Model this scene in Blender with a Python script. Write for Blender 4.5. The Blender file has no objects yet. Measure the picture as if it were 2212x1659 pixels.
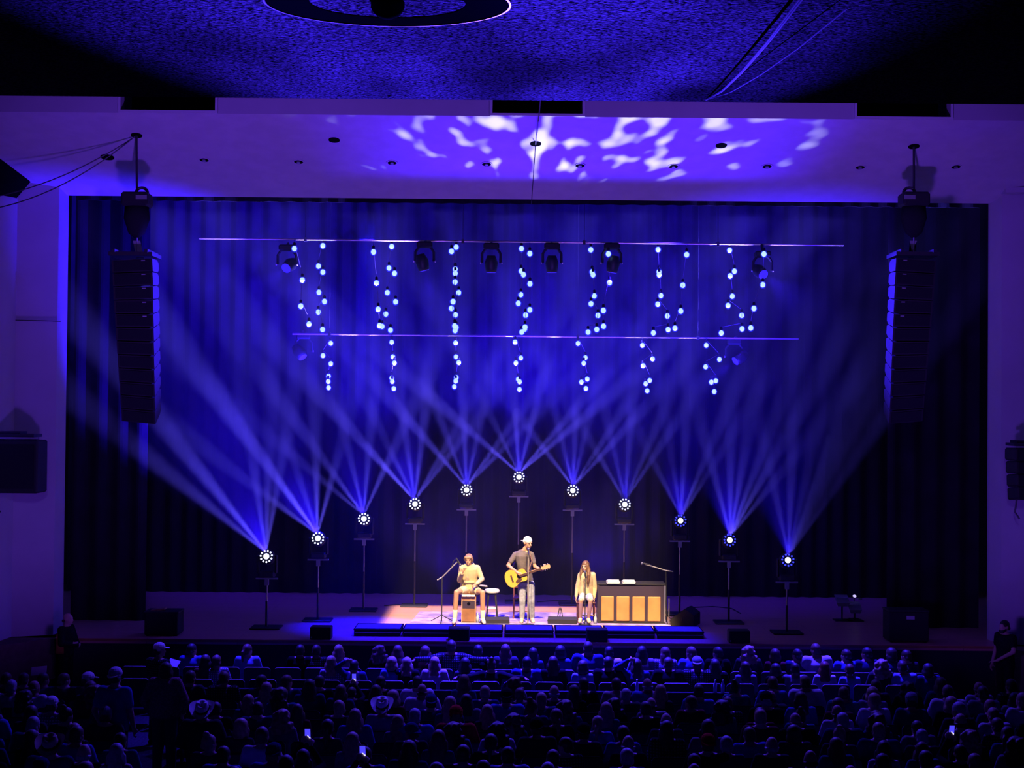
import bpy, math, random
from mathutils import Vector, Matrix, Quaternion
R = math.radians
C = bpy.context.scene.collection
sc = bpy.context.scene
# ------------------------------------------------------------------ camera
FPX, CW, CH = 3100.0, 2212.0, 1659.0
STAGE = 1.15
CAMZ = STAGE + 4.65
PITCH, ROLL = R(0.93), R(0.5)
fw = Vector((0, math.cos(PITCH), math.sin(PITCH)))
up0 = Vector((0, -math.sin(PITCH), math.cos(PITCH)))
rt = Vector((1, 0, 0)) * math.cos(ROLL) + up0 * math.sin(ROLL)
up = up0 * math.cos(ROLL) - Vector((1, 0, 0)) * math.sin(ROLL)
cam_d = bpy.data.cameras.new('camera')
cam = bpy.data.objects.new('camera', cam_d)
C.objects.link(cam)
cam.matrix_world = Matrix(((rt.x, up.x, -fw.x, 0), (rt.y, up.y, -fw.y, 0), (rt.z, up.z, -fw.z, CAMZ), (0, 0, 0, 1)))
cam_d.sensor_width = 36
cam_d.lens = FPX / CW * 36
cam_d.clip_end = 200
sc.camera = cam
def ray(px, py):
    return fw + rt * ((px - CW / 2) / FPX) - up * ((py - CH / 2) / FPX)
def P(px, py, D):            # the point seen at a pixel, at world depth D
    r = ray(px, py)
    return Vector((0, 0, CAMZ)) + r * (D / r.y)
def G(px, py, z):            # the point of a level surface seen at a pixel
    r = ray(px, py)
    return Vector((0, 0, CAMZ)) + r * ((z - CAMZ) / r.z)
# ------------------------------------------------------------------ view, world, lamps
vs = sc.view_settings
sc.display_settings.display_device = 'sRGB'
vs.view_transform = 'Standard'
vs.look = 'None'
vs.exposure = 0.0
vs.gamma = 1.0
vs.use_curve_mapping = False
cy = sc.cycles
cy.max_bounces = 4
cy.diffuse_bounces = 1
cy.glossy_bounces = 2
cy.transmission_bounces = 2
cy.transparent_max_bounces = 8
cy.volume_bounces = 0
cy.sample_clamp_indirect = 2.0
cy.caustics_reflective = False
cy.caustics_refractive = False
cy.use_denoising = True
wd = bpy.data.worlds.new('world')
sc.world = wd
wd.use_nodes = True
wd.node_tree.nodes['Background'].inputs[0].default_value = (0.10, 0.06, 1.0, 1)
wd.node_tree.nodes['Background'].inputs[1].default_value = 0.0022
BLUE = (0.06, 0.028, 1.0)
PURP = (0.185, 0.05, 1.0)
WARM = (1.0, 0.70, 0.38)
def aim(o, target, roll=0):
    d = (Vector(target) - o.location).normalized()
    o.rotation_mode = 'QUATERNION'
    o.rotation_quaternion = d.to_track_quat('-Z', 'Y')
def spot(name, loc, target, watt, col, deg, blend=0.3, rad=0.08):
    l = bpy.data.lights.new(name, 'SPOT')
    l.energy = watt
    l.color = col
    l.spot_size = R(deg)
    l.spot_blend = blend
    l.shadow_soft_size = rad
    o = bpy.data.objects.new(name, l)
    C.objects.link(o)
    o.location = loc
    aim(o, target)
    return o
def lnode(l):
    l.use_nodes = True
    nt = l.node_tree
    nt.nodes.clear()
    out = nt.nodes.new('ShaderNodeOutputLight')
    em = nt.nodes.new('ShaderNodeEmission')
    nt.links.new(em.outputs[0], out.inputs[0])
    geo = nt.nodes.new('ShaderNodeNewGeometry')
    return nt, em, geo
def ramp_band(nt, val, lo0, lo1, hi0, hi1):
    """1 between lo1 and hi0, falling to 0 at lo0 and hi1"""
    r = None
    for x0, x1 in ((lo0, lo1), (hi1, hi0)):
        mr = nt.nodes.new('ShaderNodeMapRange'); mr.interpolation_type = 'SMOOTHSTEP'
        nt.links.new(val, mr.inputs['Value']); mr.inputs['From Min'].default_value = x0; mr.inputs['From Max'].default_value = x1
        if x0 > x1:
            mr.inputs['From Min'].default_value = x1; mr.inputs['From Max'].default_value = x0
            mr.inputs['To Min'].default_value = 1; mr.inputs['To Max'].default_value = 0
        if r is None: r = mr.outputs[0]
        else:
            m = nt.nodes.new('ShaderNodeMath'); m.operation = 'MULTIPLY'
            nt.links.new(r, m.inputs[0]); nt.links.new(mr.outputs[0], m.inputs[1]); r = m.outputs[0]
    return r
def math2(nt, op, a, b):
    m = nt.nodes.new('ShaderNodeMath'); m.operation = op
    for k, v in enumerate((a, b)):
        if isinstance(v, (int, float)): m.inputs[k].default_value = v
        else: nt.links.new(v, m.inputs[k])
    return m.outputs[0]
def floor_shutter(o, x0, x1, y0, y1, zf, soft):
    """profile-spot shutters: the lamp lights the stage floor only between x0..x1 and y0..y1"""
    nt, em, geo = lnode(o.data)
    sp = nt.nodes.new('ShaderNodeSeparateXYZ'); nt.links.new(geo.outputs['Normal'], sp.inputs[0])
    h = o.location.z - zf
    u = math2(nt, 'DIVIDE', sp.outputs[0], sp.outputs[2]); v = math2(nt, 'DIVIDE', sp.outputs[1], sp.outputs[2])
    # floor point = lamp - h * (u, v)
    fx = math2(nt, 'ADD', math2(nt, 'MULTIPLY', u, -h), o.location.x); fy = math2(nt, 'ADD', math2(nt, 'MULTIPLY', v, -h), o.location.y)
    k = math2(nt, 'MULTIPLY', ramp_band(nt, fx, x0 - soft, x0 + soft, x1 - soft, x1 + soft), ramp_band(nt, fy, y0 - soft, y0 + soft, y1 - soft, y1 + soft))
    nt.links.new(k, em.inputs['Strength'])
# heads of the eleven moving lights on stands: pixel, depth and the fan of beams each throws (degrees from upright, strength)
HEADS = [
 (577, 1203, 30.0, [(-52, 1.0), (-40, 1.9), (-9, .7), (1, .6), (9, .6)]),
 (688, 1164, 31.1, [(-54, .8), (-37, 2.3), (-19, .5), (-2, 1.0), (14, .7)]),
 (787, 1122, 32.7, [(-51, .8), (-37, 1.3), (-14, .9), (4, .8), (24, .8)]),
 (897, 1090, 33.5, [(-43, 2.2), (-27, .7), (-9, .8), (6, .8), (30, .7), (37, .9)]),
 (1008, 1060, 34.0, [(-42, 1.4), (-22, .7), (-3, 1.0), (12, .7), (36, .9), (44, .8)]),
 (1121, 1032, 34.3, [(-50, 1.7), (-27, .7), (-4, 1.1), (14, .8), (41, 1.0), (49, 1.3)]),
 (1237, 1061, 34.0, [(-38, 1.1), (-14, .8), (2, .9), (13, .7), (33, .8), (42, 1.0)]),
 (1349, 1091, 33.5, [(-31, .8), (-13, .6), (4, .8), (23, .7), (33, .8)]),
 (1469, 1126, 32.5, [(-27, .6), (-9, .6), (3, .9), (23, 1.0), (32, .7)]),
 (1575, 1168, 31.3, [(-15, .7), (0, .8), (10, .8), (21, .9), (29, 1.1), (39, .6)]),
 (1700, 1211, 29.95, [(-12, .6), (2, .8), (13, .5), (21, .9), (27, .7), (34, .5)]),
]
HEAD_W = 62000.0
for px, py, D, fan in HEADS:
    p = P(px, py, D)
    src = p + Vector((0, -0.17, 0.12))
    for a, st in fan:
        spot('beam_lamp', src, src + Vector((math.sin(R(a)), 0.04, math.cos(R(a)))), HEAD_W * st * (1.0 if px < 1200 else .75 if px < 1400 else .55), (0.115, 0.082, 1.0), 9.6, .9, 0.03)
    spot('head_glow_lamp', src, src + Vector((-.55 if px < 700 else -.3 if px < 900 else 0, .36, 1)), HEAD_W * (.26 if px < 700 else .19 if px < 900 else .12), (.022, .005, 1), 66, 1.0, 0.03)
# fixtures hung from the pipes: pixel, depth, aim (offset), power
HUNG = [
 (617, 580, 31.0, (-.9, -2.0, -1.2), .5), (917, 586, 31.0, (.8, .3, -3), 1.0), (1061, 590, 31.0, (0, .3, -3), 1.0),
 (1192, 590, 31.0, (0, .3, -3), 1.0), (1321, 590, 31.0, (-.5, .3, -3), 1.0), (1650, 594, 31.0, (.9, -2.0, -1.2), .5),
 (655, 773, 34.6, (1.7, -1.0, -2.2), 1.3), (1587, 781, 34.6, (-2.3, -1.0, -1.6), 1.3)]
for px, py, D, a, s in HUNG:
    p = P(px, py, D)
    spot('hung_light_lamp', p, p + Vector(a), 1100 * s, (0.03, 0.008, 1.0), 40, 0.6, 0.05)
# blue wash on the stage floor, then added fill for arrays and drapes
spot('stage_wash_lamp', (-3.2, 31.6, 10.0), (-3.15, 30.35, STAGE), 20000, (0.003, 0.0005, 1.0), 22, 0.9, 0.2)
spot('stage_wash_lamp', (3.4, 31.2, 10.0), (2.2, 31.8, STAGE), 500, (0.03, 0.01, 1.0), 56, 0.8, 0.2)
o = spot('riser_wash_lamp', (0.3, 28.8, 9.9), (0.3, 29.4, STAGE + .2), 11000, (0.012, 0.002, 1.0), 60, 0.6, 0.1)
floor_shutter(o, -3.6, 4.1, 28.1, 30.0, STAGE, .35)
for sx in (-1, 1): spot('array_fill_lamp', (sx * 1.5 + .3, 28.8, 9.4), (sx * 6.9 + .2, 26.4, 7.4), 19000, (0.04, 0.015, 1.0), 34, 0.8, 0.1)  # lamps added only to brighten the inner sides of the arrays
for sx in (-5.2, 0.3, 5.6): spot('drape_fill_lamp', (sx, 33.9, 10.9), (sx, 35.7, 4.4), 1800, (0.03, 0.002, 1.0), 60, 1.0, 0.2)  # added overhead fill, lifts the blue of drape and haze
for sx in (-1.6, 2.2): spot('drape_low_fill', (sx, 34.7, STAGE + .12), (sx, 35.65, STAGE + 2.6), 420, (0.05, 0.002, 1.0), 110, 1.0, 0.1)  # added fill near the floor, no fixture, for blue low on the drape
# warm front light from the house bridges, cut by shutters to the middle of the stage
for kx, kw in ((2.0, 36000), (-3.0, 22000)):
    o = spot('front_key_lamp', (kx, 19.0, 16.0), (0.3, 31.0, STAGE + .3), kw, WARM, 30, 0.2, 0.12)
    floor_shutter(o, -2.7, 3.5, 30.55, 33.55, STAGE, .12)
# blue back light added over the audience, no fixtures, shuttered off the stage
for a_, b_, w_, c_, d_ in (((0.3, 28.7, 9.9), (0.6, 26.3, 1.0), 64000, (0.03, 0.012, 1.0), 46), ((-4.6, 28.7, 9.9), (-4.2, 26.3, 1.0), 15000, (0.04, 0.016, 1.0), 46), ((5.0, 28.7, 9.9), (5.4, 26.3, 1.0), 24000, (0.04, 0.016, 1.0), 46), ((3.5, 28.7, 9.9), (2.4, 20.5, 1.0), 5000, (0.06, 0.025, 1.0), 72), ((-2.5, 28.7, 9.9), (-3.2, 20.5, 1.0), 4400, (0.06, 0.025, 1.0), 72)):
    o = spot('crowd_light_lamp', a_, b_, w_, c_, d_, 1.0, 0.25)
    floor_shutter(o, -14, 14, 24.4 if w_ > 9000 else 8, 27.9, 1.0, .45)
# added violet lamps without fixtures, washing the ceiling and side walls
HOUSE = [((-3.5, 16, 3.2), (-5.0, 28.5, 11.6), 3500, 62), ((3.5, 16, 3.2), (5.0, 28.5, 11.6), 3500, 62),
         ((-5.5, 22, 2.2), (-10.2, 29, 5.0), 560, 72), ((5.5, 22, 2.2), (10.6, 29, 5.0), 560, 72)]
for a, b, w, d in HOUSE:
    spot('violet_fill_lamp', a, b, w, PURP, d, 1.0, 0.3)
spot('crowd_fill_lamp', (0, -2, 11), (0, 20, 1), 3600, (0.25, 0.14, 1.0), 70, 1.0, 0.5)  # unseen fill added behind the camera to lift the crowd
# dappled pattern light on the ceiling, thrown up from in front of the stage
gb = spot('pattern_lamp', (.25, 28.3, STAGE + .1), (.75, 26.9, 10.6), 14000, (1, 1, 1), 74, 0.5, 0.03)
def pattern(o):
    nt, em, geo = lnode(o.data)
    sp = nt.nodes.new('ShaderNodeSeparateXYZ'); nt.links.new(geo.outputs['Normal'], sp.inputs[0])
    u = math2(nt, 'DIVIDE', sp.outputs[0], sp.outputs[2]); v = math2(nt, 'DIVIDE', sp.outputs[1], sp.outputs[2])
    v2 = math2(nt, 'SUBTRACT', .42, v)
    ph = math2(nt, 'ARCTAN2', u, v2)
    rh = math2(nt, 'SQRT', math2(nt, 'ADD', math2(nt, 'MULTIPLY', u, u), math2(nt, 'MULTIPLY', v2, v2)), 0)
    cb = nt.nodes.new('ShaderNodeCombineXYZ')
    nt.links.new(math2(nt, 'MULTIPLY', ph, 6.5), cb.inputs[0]); nt.links.new(math2(nt, 'MULTIPLY', rh, 6.0), cb.inputs[1])
    cb.inputs[2].default_value = 3.7
    ns = nt.nodes.new('ShaderNodeTexNoise'); ns.inputs['Scale'].default_value = 1.9; ns.inputs['Detail'].default_value = 1.0
    nt.links.new(cb.outputs[0], ns.inputs['Vector'])
    # fewer patches towards the lip of the ceiling and outwards
    th = math2(nt, 'ADD', ns.outputs['Fac'], math2(nt, 'ADD', math2(nt, 'MULTIPLY', math2(nt, 'ADD', v, .16), -.45), math2(nt, 'MULTIPLY', math2(nt, 'ABSOLUTE', math2(nt, 'SUBTRACT', u, .14), 0), -.32)))
    rp = nt.nodes.new('ShaderNodeValToRGB')
    rp.color_ramp.elements[0].position = 0.485; rp.color_ramp.elements[0].color = (0.03, 0.004, 0.60, 1)
    rp.color_ramp.elements[1].position = 0.63; rp.color_ramp.elements[1].color = (0.46, 0.46, 1.1, 1)
    nt.links.new(th, rp.inputs['Fac'])
    nt.links.new(rp.outputs['Color'], em.inputs['Color'])
    k = math2(nt, 'MULTIPLY', ramp_band(nt, v, -.40, -.3, -.05, .03), ramp_band(nt, u, -.50, -.10, .42, .68))
    nt.links.new(k, em.inputs['Strength'])
pattern(gb)
spot('soffit_fill_lamp', (.2, 28.3, STAGE + .1), P(1060, 85, 6.6), 165000, (0.05, 0.02, 1), 10.0, 1.0, 0.05)  # separate lamp added for the blue area on the soffit
nt, em, geo = lnode(bpy.data.objects['soffit_fill_lamp'].data)
ns = nt.nodes.new('ShaderNodeTexNoise'); ns.inputs['Scale'].default_value = 26.0; ns.inputs['Detail'].default_value = 1.5
nt.links.new(geo.outputs['Normal'], ns.inputs['Vector'])
mr = nt.nodes.new('ShaderNodeMapRange'); mr.inputs['From Min'].default_value = .36; mr.inputs['From Max'].default_value = .62; mr.inputs['To Min'].default_value = .25; mr.inputs['To Max'].default_value = 1.25
nt.links.new(ns.outputs['Fac'], mr.inputs['Value']); nt.links.new(mr.outputs[0], em.inputs['Strength'])
# ------------------------------------------------------------------ materials
def mat(name, col, rough=0.6, metal=0.0, emit=None, estr=0.0, var=0.0, scale=8.0, bump=0.0, bscale=60.0, col2=None, sheen=0.0):
    m = bpy.data.materials.new(name)
    m.use_nodes = True
    nt = m.node_tree
    b = nt.nodes['Principled BSDF']
    b.inputs['Base Color'].default_value = (*col, 1)
    b.inputs['Roughness'].default_value = rough
    b.inputs['Metallic'].default_value = metal
    if rough >= .8: b.inputs['Specular IOR Level'].default_value = 0.0
    if emit:
        b.inputs['Emission Color'].default_value = (*emit, 1)
        b.inputs['Emission Strength'].default_value = estr
        m.cycles.emission_sampling = 'NONE'
    if var or bump or col2:
        tc = nt.nodes.new('ShaderNodeTexCoord')
    if var or col2:
        ns = nt.nodes.new('ShaderNodeTexNoise'); ns.inputs['Scale'].default_value = scale; ns.inputs['Detail'].default_value = 4
        nt.links.new(tc.outputs['Object'], ns.inputs['Vector'])
        rp = nt.nodes.new('ShaderNodeValToRGB')
        c2 = col2 or tuple(min(1, c * (1 + var)) for c in col)
        rp.color_ramp.elements[0].position = .38; rp.color_ramp.elements[1].position = .62
        rp.color_ramp.elements[0].color = (*[c * (1 - var) for c in col], 1); rp.color_ramp.elements[1].color = (*c2, 1)
        nt.links.new(ns.outputs['Fac'], rp.inputs['Fac']); nt.links.new(rp.outputs['Color'], b.inputs['Base Color'])
    if bump:
        n2 = nt.nodes.new('ShaderNodeTexNoise'); n2.inputs['Scale'].default_value = bscale; n2.inputs['Detail'].default_value = 3
        nt.links.new(tc.outputs['Object'], n2.inputs['Vector'])
        bp = nt.nodes.new('ShaderNodeBump'); bp.inputs['Strength'].default_value = bump; bp.inputs['Distance'].default_value = .02
        nt.links.new(n2.outputs['Fac'], bp.inputs['Height']); nt.links.new(bp.outputs['Normal'], b.inputs['Normal'])
    return m
def plaid(name, a, c, sc_=16.0):
    m = mat(name, a, .8)
    nt = m.node_tree; b = nt.nodes['Principled BSDF']
    tc = nt.nodes.new('ShaderNodeTexCoord')
    tot = None
    for ax in ('X', 'Z'):
        w = nt.nodes.new('ShaderNodeTexWave'); w.bands_direction = ax; w.inputs['Scale'].default_value = sc_ / 2.0
        nt.links.new(tc.outputs['Object'], w.inputs['Vector'])
        if tot is None: tot = w.outputs['Fac']
        else:
            ad = nt.nodes.new('ShaderNodeMath'); ad.operation = 'MULTIPLY'
            nt.links.new(tot, ad.inputs[0]); nt.links.new(w.outputs['Fac'], ad.inputs[1]); tot = ad.outputs[0]
    rp = nt.nodes.new('ShaderNodeValToRGB')
    rp.color_ramp.elements[0].position = .3; rp.color_ramp.elements[1].position = .5
    rp.color_ramp.elements[0].color = (*a, 1); rp.color_ramp.elements[1].color = (*c, 1)
    nt.links.new(tot, rp.inputs['Fac']); nt.links.new(rp.outputs['Color'], b.inputs['Base Color'])
    return m
def planks(name, c1, c2, width=0.12, rough=0.35):
    m = mat(name, c1, rough)
    nt = m.node_tree; b = nt.nodes['Principled BSDF']
    tc = nt.nodes.new('ShaderNodeTexCoord')
    br = nt.nodes.new('ShaderNodeTexBrick')
    br.inputs['Color1'].default_value = (*c1, 1); br.inputs['Color2'].default_value = (*c2, 1)
    br.inputs['Mortar'].default_value = (*[c * .4 for c in c1], 1)
    br.inputs['Scale'].default_value = 1.0; br.inputs['Brick Width'].default_value = 1.8
    br.inputs['Row Height'].default_value = width; br.inputs['Mortar Size'].default_value = .004
    nt.links.new(tc.outputs['Object'], br.inputs['Vector']); nt.links.new(br.outputs['Color'], b.inputs['Base Color'])
    return m
M = {}
M['plaster'] = mat('plaster', (.62, .58, .60), .85, var=.04, scale=3, bump=.05, bscale=40)
M['panel'] = mat('wall_panel', (.52, .48, .52), .8, var=.03, scale=1.5)
M['trim'] = mat('trim_paint', (.66, .62, .64), .7)
M['spray'] = mat('sprayed_acoustic_coating', (.15, .14, .17), .9, var=.95, scale=60, bump=1.0, bscale=55)
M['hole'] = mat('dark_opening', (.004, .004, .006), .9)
M['drape'] = mat('black_drape', (.022, .018, .028), .95, var=.15, scale=2)
M['black'] = mat('black_metal', (.03, .03, .034), .45)
M['blackm'] = mat('black_matte', (.022, .022, .026), .8)
M['case'] = mat('black_case', (.014, .013, .016), .7)
M['apron'] = mat('apron_boards', (.16, .09, .09), .8, var=.1)
M['rail'] = mat('bright_rail', (.7, .62, .55), .35, metal=.6)
M['alu'] = mat('aluminium', (.55, .54, .56), .4, metal=.7)
M['stagewood'] = planks('stage_boards', (.82, .42, .33), (.75, .37, .29), .1)
M['floor'] = mat('dark_carpet', (.03, .028, .035), .95, var=.3, scale=30)
M['riser'] = mat('riser_deck', (.26, .26, .30), .85)
M['bulb'] = mat('bulb_glow', (.8, .9, 1), .3, emit=(.58, .90, 1.0), estr=1.0)
M['halo'] = bpy.data.materials.new('bulb_halo'); M['halo'].use_nodes = True  # glowing shell that puts a blue halo round each bulb
gt_ = M['halo'].node_tree; gt_.nodes.remove(gt_.nodes['Principled BSDF'])
g1_, g2_, g3_ = gt_.nodes.new('ShaderNodeBsdfTransparent'), gt_.nodes.new('ShaderNodeEmission'), gt_.nodes.new('ShaderNodeAddShader')
g2_.inputs[0].default_value = (.02, .03, 1, 1); g2_.inputs[1].default_value = .3; g1_.inputs[0].default_value = (.92, .94, 1, 1)
gt_.links.new(g1_.outputs[0], g3_.inputs[0]); gt_.links.new(g2_.outputs[0], g3_.inputs[1]); gt_.links.new(g3_.outputs[0], gt_.nodes['Material Output'].inputs[0])
M['halo'].cycles.emission_sampling = 'NONE'
M['led'] = mat('led_glow', (.8, .9, 1), .3, emit=(.72, .75, 1.0), estr=2.0)
M['leddim'] = mat('led_blue_glow', (.2, .2, 1), .3, emit=(.05, .06, 1.0), estr=1.3)
M['lens'] = mat('lens_blue_glow', (.1, .1, .8), .15, emit=(.06, .03, 1.0), estr=.55)
M['screen'] = mat('phone_screen', (.1, .1, .1), .2, emit=(.08, .06, 1.0), estr=1.0)
M['screenw'] = mat('phone_screen_bright', (.5, .5, .5), .2, emit=(.85, .8, 1.0), estr=1.0)
M['lampw'] = mat('work_lamp_glow', (.9, .9, .9), .3, emit=(.62, .55, 1.0), estr=1.1)
M['cord'] = mat('pale_cord', (.25, .22, .3), .7)
M['guitar'] = mat('spruce_top', (.70, .45, .06), .3, var=.08, scale=6)
M['rosewood'] = mat('rosewood', (.09, .045, .03), .4)
M['maple'] = mat('maple', (.62, .36, .20), .4)
M['chairwood'] = mat('cherry_wood', (.30, .10, .06), .45, var=.15, scale=9)
M['darkwood'] = mat('dark_red_wood', (.16, .05, .05), .45)
M['cajonside'] = mat('cajon_birch', (.62, .30, .17), .45, var=.1, scale=7)
M['cajonface'] = mat('cajon_walnut', (.28, .13, .06), .45, var=.15, scale=6)
M['panelwood'] = mat('figured_panel', (.52, .26, .09), .45, var=.10, scale=3.5)
M['pianobody'] = mat('piano_lacquer', (.05, .035, .055), .4)
M['white'] = mat('white_paint', (.8, .78, .8), .6)
M['paper'] = mat('paper', (.72, .68, .78), .8)
M['rug'] = mat('lavender_rug', (.40, .30, .58), .95, var=.35, scale=3.2, bump=.3, bscale=90)
M['skin'] = mat('skin', (.54, .29, .17), .55, var=.04, scale=10)
M['skinpale'] = mat('pale_skin', (.62, .37, .25), .55, var=.03, scale=10)
M['capwhite'] = mat('white_cap', (.80, .78, .76), .8)
M['tee'] = mat('grey_shirt', (.155, .13, .13), .9, var=.15, scale=9)
M['jeans'] = mat('faded_jeans', (.34, .36, .46), .85, var=.22, scale=11)
M['cream'] = mat('cream_fleece', (.60, .48, .27), .9, var=.06, scale=8)
M['knit'] = mat('cream_knit', (.62, .48, .30), .9, var=.06, scale=10, bump=.3, bscale=60)
M['skirt'] = mat('white_cotton', (.50, .48, .50), .85)
M['tights'] = mat('lilac_tights', (.50, .30, .42), .7)
M['shoe'] = mat('cream_shoe', (.80, .66, .50), .6)
M['sock'] = mat('white_sock', (.85, .82, .80), .9)
M['hairbrown'] = mat('brown_hair', (.16, .08, .04), .5, var=.3, scale=25)
M['hairblond'] = mat('light_brown_hair', (.30, .17, .09), .5, var=.3, scale=25)
M['shorts'] = mat('beige_shorts', (.62, .50, .36), .9)
M['strap'] = mat('leather_strap', (.20, .10, .06), .6)
M['orange'] = mat('orange_vest', (.55, .20, .06), .8)
M['mic'] = mat('microphone_grille', (.12, .12, .25), .4, metal=.5)
M['eye'] = mat('eye', (.02, .015, .012), .3)
M['lip'] = mat('lips', (.45, .16, .12), .5)
M['seatfab'] = mat('seat_fabric', (.05, .045, .07), .9)
M['bottle'] = mat('water_bottle', (.55, .60, .75), .2)
# ------------------------------------------------------------------ mesh helpers
def frame(d):
    d = Vector(d).normalized()
    a = Vector((0, 0, 1)) if abs(d.z) < .9 else Vector((1, 0, 0))
    s = d.cross(a).normalized()
    return d, s, d.cross(s)
class MB:
    def __init__(self, org=(0, 0, 0)):
        self.v = []; self.f = []; self.o = Vector(org)
    def add(self, vs_, fs):
        n = len(self.v)
        self.v += [tuple(Vector(p) - self.o) for p in vs_]
        self.f += [tuple(i + n for i in q) for q in fs]
        return self
    def box(self, c, s, rot=None, bev=0.0):
        x, y, z = s[0] / 2, s[1] / 2, s[2] / 2
        c = Vector(c)
        if bev:
            b = min(bev, x * .9, y * .9, z * .9)
            pts = []
            for sx in (-1, 1):
                for sy in (-1, 1):
                    for sz in (-1, 1):
                        pts += [(sx * x, sy * (y - b), sz * (z - b)), (sx * (x - b), sy * y, sz * (z - b)), (sx * (x - b), sy * (y - b), sz * z)]
            def I(sx, sy, sz, k): return (((sx > 0) * 2 + (sy > 0)) * 2 + (sz > 0)) * 3 + k
            fs = []
            for s0 in (-1, 1):
                fs.append([I(s0, a, b_, 0) for a, b_ in ((-1, -1), (1, -1), (1, 1), (-1, 1))][::s0])
                fs.append([I(a, s0, b_, 1) for a, b_ in ((-1, -1), (-1, 1), (1, 1), (1, -1))][::s0])
                fs.append([I(a, b_, s0, 2) for a, b_ in ((-1, -1), (1, -1), (1, 1), (-1, 1))][::s0])
            for a in (-1, 1):
                for b_ in (-1, 1):
                    fs.append([I(a, b_, -1, 0), I(a, b_, 1, 0), I(a, b_, 1, 1), I(a, b_, -1, 1)])
                    fs.append([I(a, -1, b_, 0), I(a, 1, b_, 0), I(a, 1, b_, 2), I(a, -1, b_, 2)])
                    fs.append([I(-1, a, b_, 1), I(1, a, b_, 1), I(1, a, b_, 2), I(-1, a, b_, 2)])
                    for c_ in (-1, 1):
                        fs.append([I(a, b_, c_, 0), I(a, b_, c_, 1), I(a, b_, c_, 2)])
        else:
            pts = [(i * x, j * y, k * z) for i in (-1, 1) for j in (-1, 1) for k in (-1, 1)]
            fs = [(0, 1, 3, 2), (4, 6, 7, 5), (0, 4, 5, 1), (2, 3, 7, 6), (0, 2, 6, 4), (1, 5, 7, 3)]
        q = rot or Quaternion()
        return self.add([c + q @ Vector(p) for p in pts], fs)
    def loft(self, rings, cap=True):
        n = len(rings[0]); v = [p for r in rings for p in r]; fs = []
        for i in range(len(rings) - 1):
            for j in range(n):
                k = (j + 1) % n
                fs.append((i * n + j, i * n + k, (i + 1) * n + k, (i + 1) * n + j))
        if cap:
            fs.append(tuple(range(n))[::-1]); fs.append(tuple((len(rings) - 1) * n + j for j in range(n)))
        return self.add(v, fs)
    def tube(self, path, r, n=8, cap=True):
        path = [Vector(p) for p in path]
        rs = r if isinstance(r, (list, tuple)) else [r] * len(path)
        rings = []; s = None
        for i, p in enumerate(path):
            d = (path[min(i + 1, len(path) - 1)] - path[max(i - 1, 0)]).normalized()
            if s is None: _, s, t = frame(d)
            else:
                s = (s - d * s.dot(d)).normalized(); t = d.cross(s)
            rings.append([p + (s * math.cos(2 * math.pi * j / n) + t * math.sin(2 * math.pi * j / n)) * rs[i] for j in range(n)])
        return self.loft(rings, cap)
    def cap(self, a, ra, b, rb, n=12):           # a tapering limb with round ends
        a = Vector(a); b = Vector(b); d = (b - a).normalized()
        path = []; rr = []
        for t in (-.999, -.8, -.45): path.append(a + d * ra * t); rr.append(ra * math.sqrt(1 - t * t))
        path.append(a); rr.append(ra); path.append(b); rr.append(rb)
        for t in (.45, .8, .999): path.append(b + d * rb * t); rr.append(rb * math.sqrt(1 - t * t))
        return self.tube(path, rr, n)
    def ell(self, c, rad, rot=None, n=14, m=9):
        c = Vector(c); q = rot or Quaternion()
        if not isinstance(rad, (list, tuple)): rad = (rad, rad, rad)
        rings = []
        for i in range(m + 1):
            a = math.pi * (i + .02 if i == 0 else i - .02 if i == m else i) / m
            rings.append([c + q @ Vector((rad[0] * math.sin(a) * math.cos(2 * math.pi * j / n), rad[1] * math.sin(a) * math.sin(2 * math.pi * j / n), -rad[2] * math.cos(a))) for j in range(n)])
        return self.loft(rings)
    def sect(self, secs, n=16):                   # level elliptical sections (centre, half width, half depth[, turn])
        return self.loft([[Vector(s[0]) + Matrix.Rotation(s[3] if len(s) > 3 else 0, 3, 'Z') @ Vector((s[1] * math.cos(2 * math.pi * j / n), s[2] * math.sin(2 * math.pi * j / n), 0)) for j in range(n)] for s in secs])
    def lathe(self, prof, c, axis=(0, 0, 1), n=24):
        d, s, t = frame(axis); c = Vector(c)
        return self.loft([[c + d * h + (s * math.cos(2 * math.pi * j / n) + t * math.sin(2 * math.pi * j / n)) * max(r, 1e-4) for j in range(n)] for r, h in prof])
    def prism(self, poly, off):                   # 3-D outline pushed along off
        off = Vector(off); poly = [Vector(p) for p in poly]
        return self.loft([poly, [p + off for p in poly]])
    def ring(self, c, axis, ro, ri, h, n=40):     # flat washer
        d, s, t = frame(axis); c = Vector(c)
        def circ(r, k): return [c + d * k + (s * math.cos(2 * math.pi * j / n) + t * math.sin(2 * math.pi * j / n)) * r for j in range(n)]
        rs = [circ(ro, 0), circ(ro, h), circ(ri, h), circ(ri, 0), circ(ro, 0)]
        return self.loft(rs, cap=False)
    def obj(self, name, m, parent=None, smooth=False):
        me = bpy.data.meshes.new(name)
        me.from_pydata(self.v, [], self.f); me.update()
        me.materials.append(m)
        if smooth:
            for p in me.polygons: p.use_smooth = True
        o = bpy.data.objects.new(name, me); C.objects.link(o)
        if parent: o.parent = parent
        return o
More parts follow.
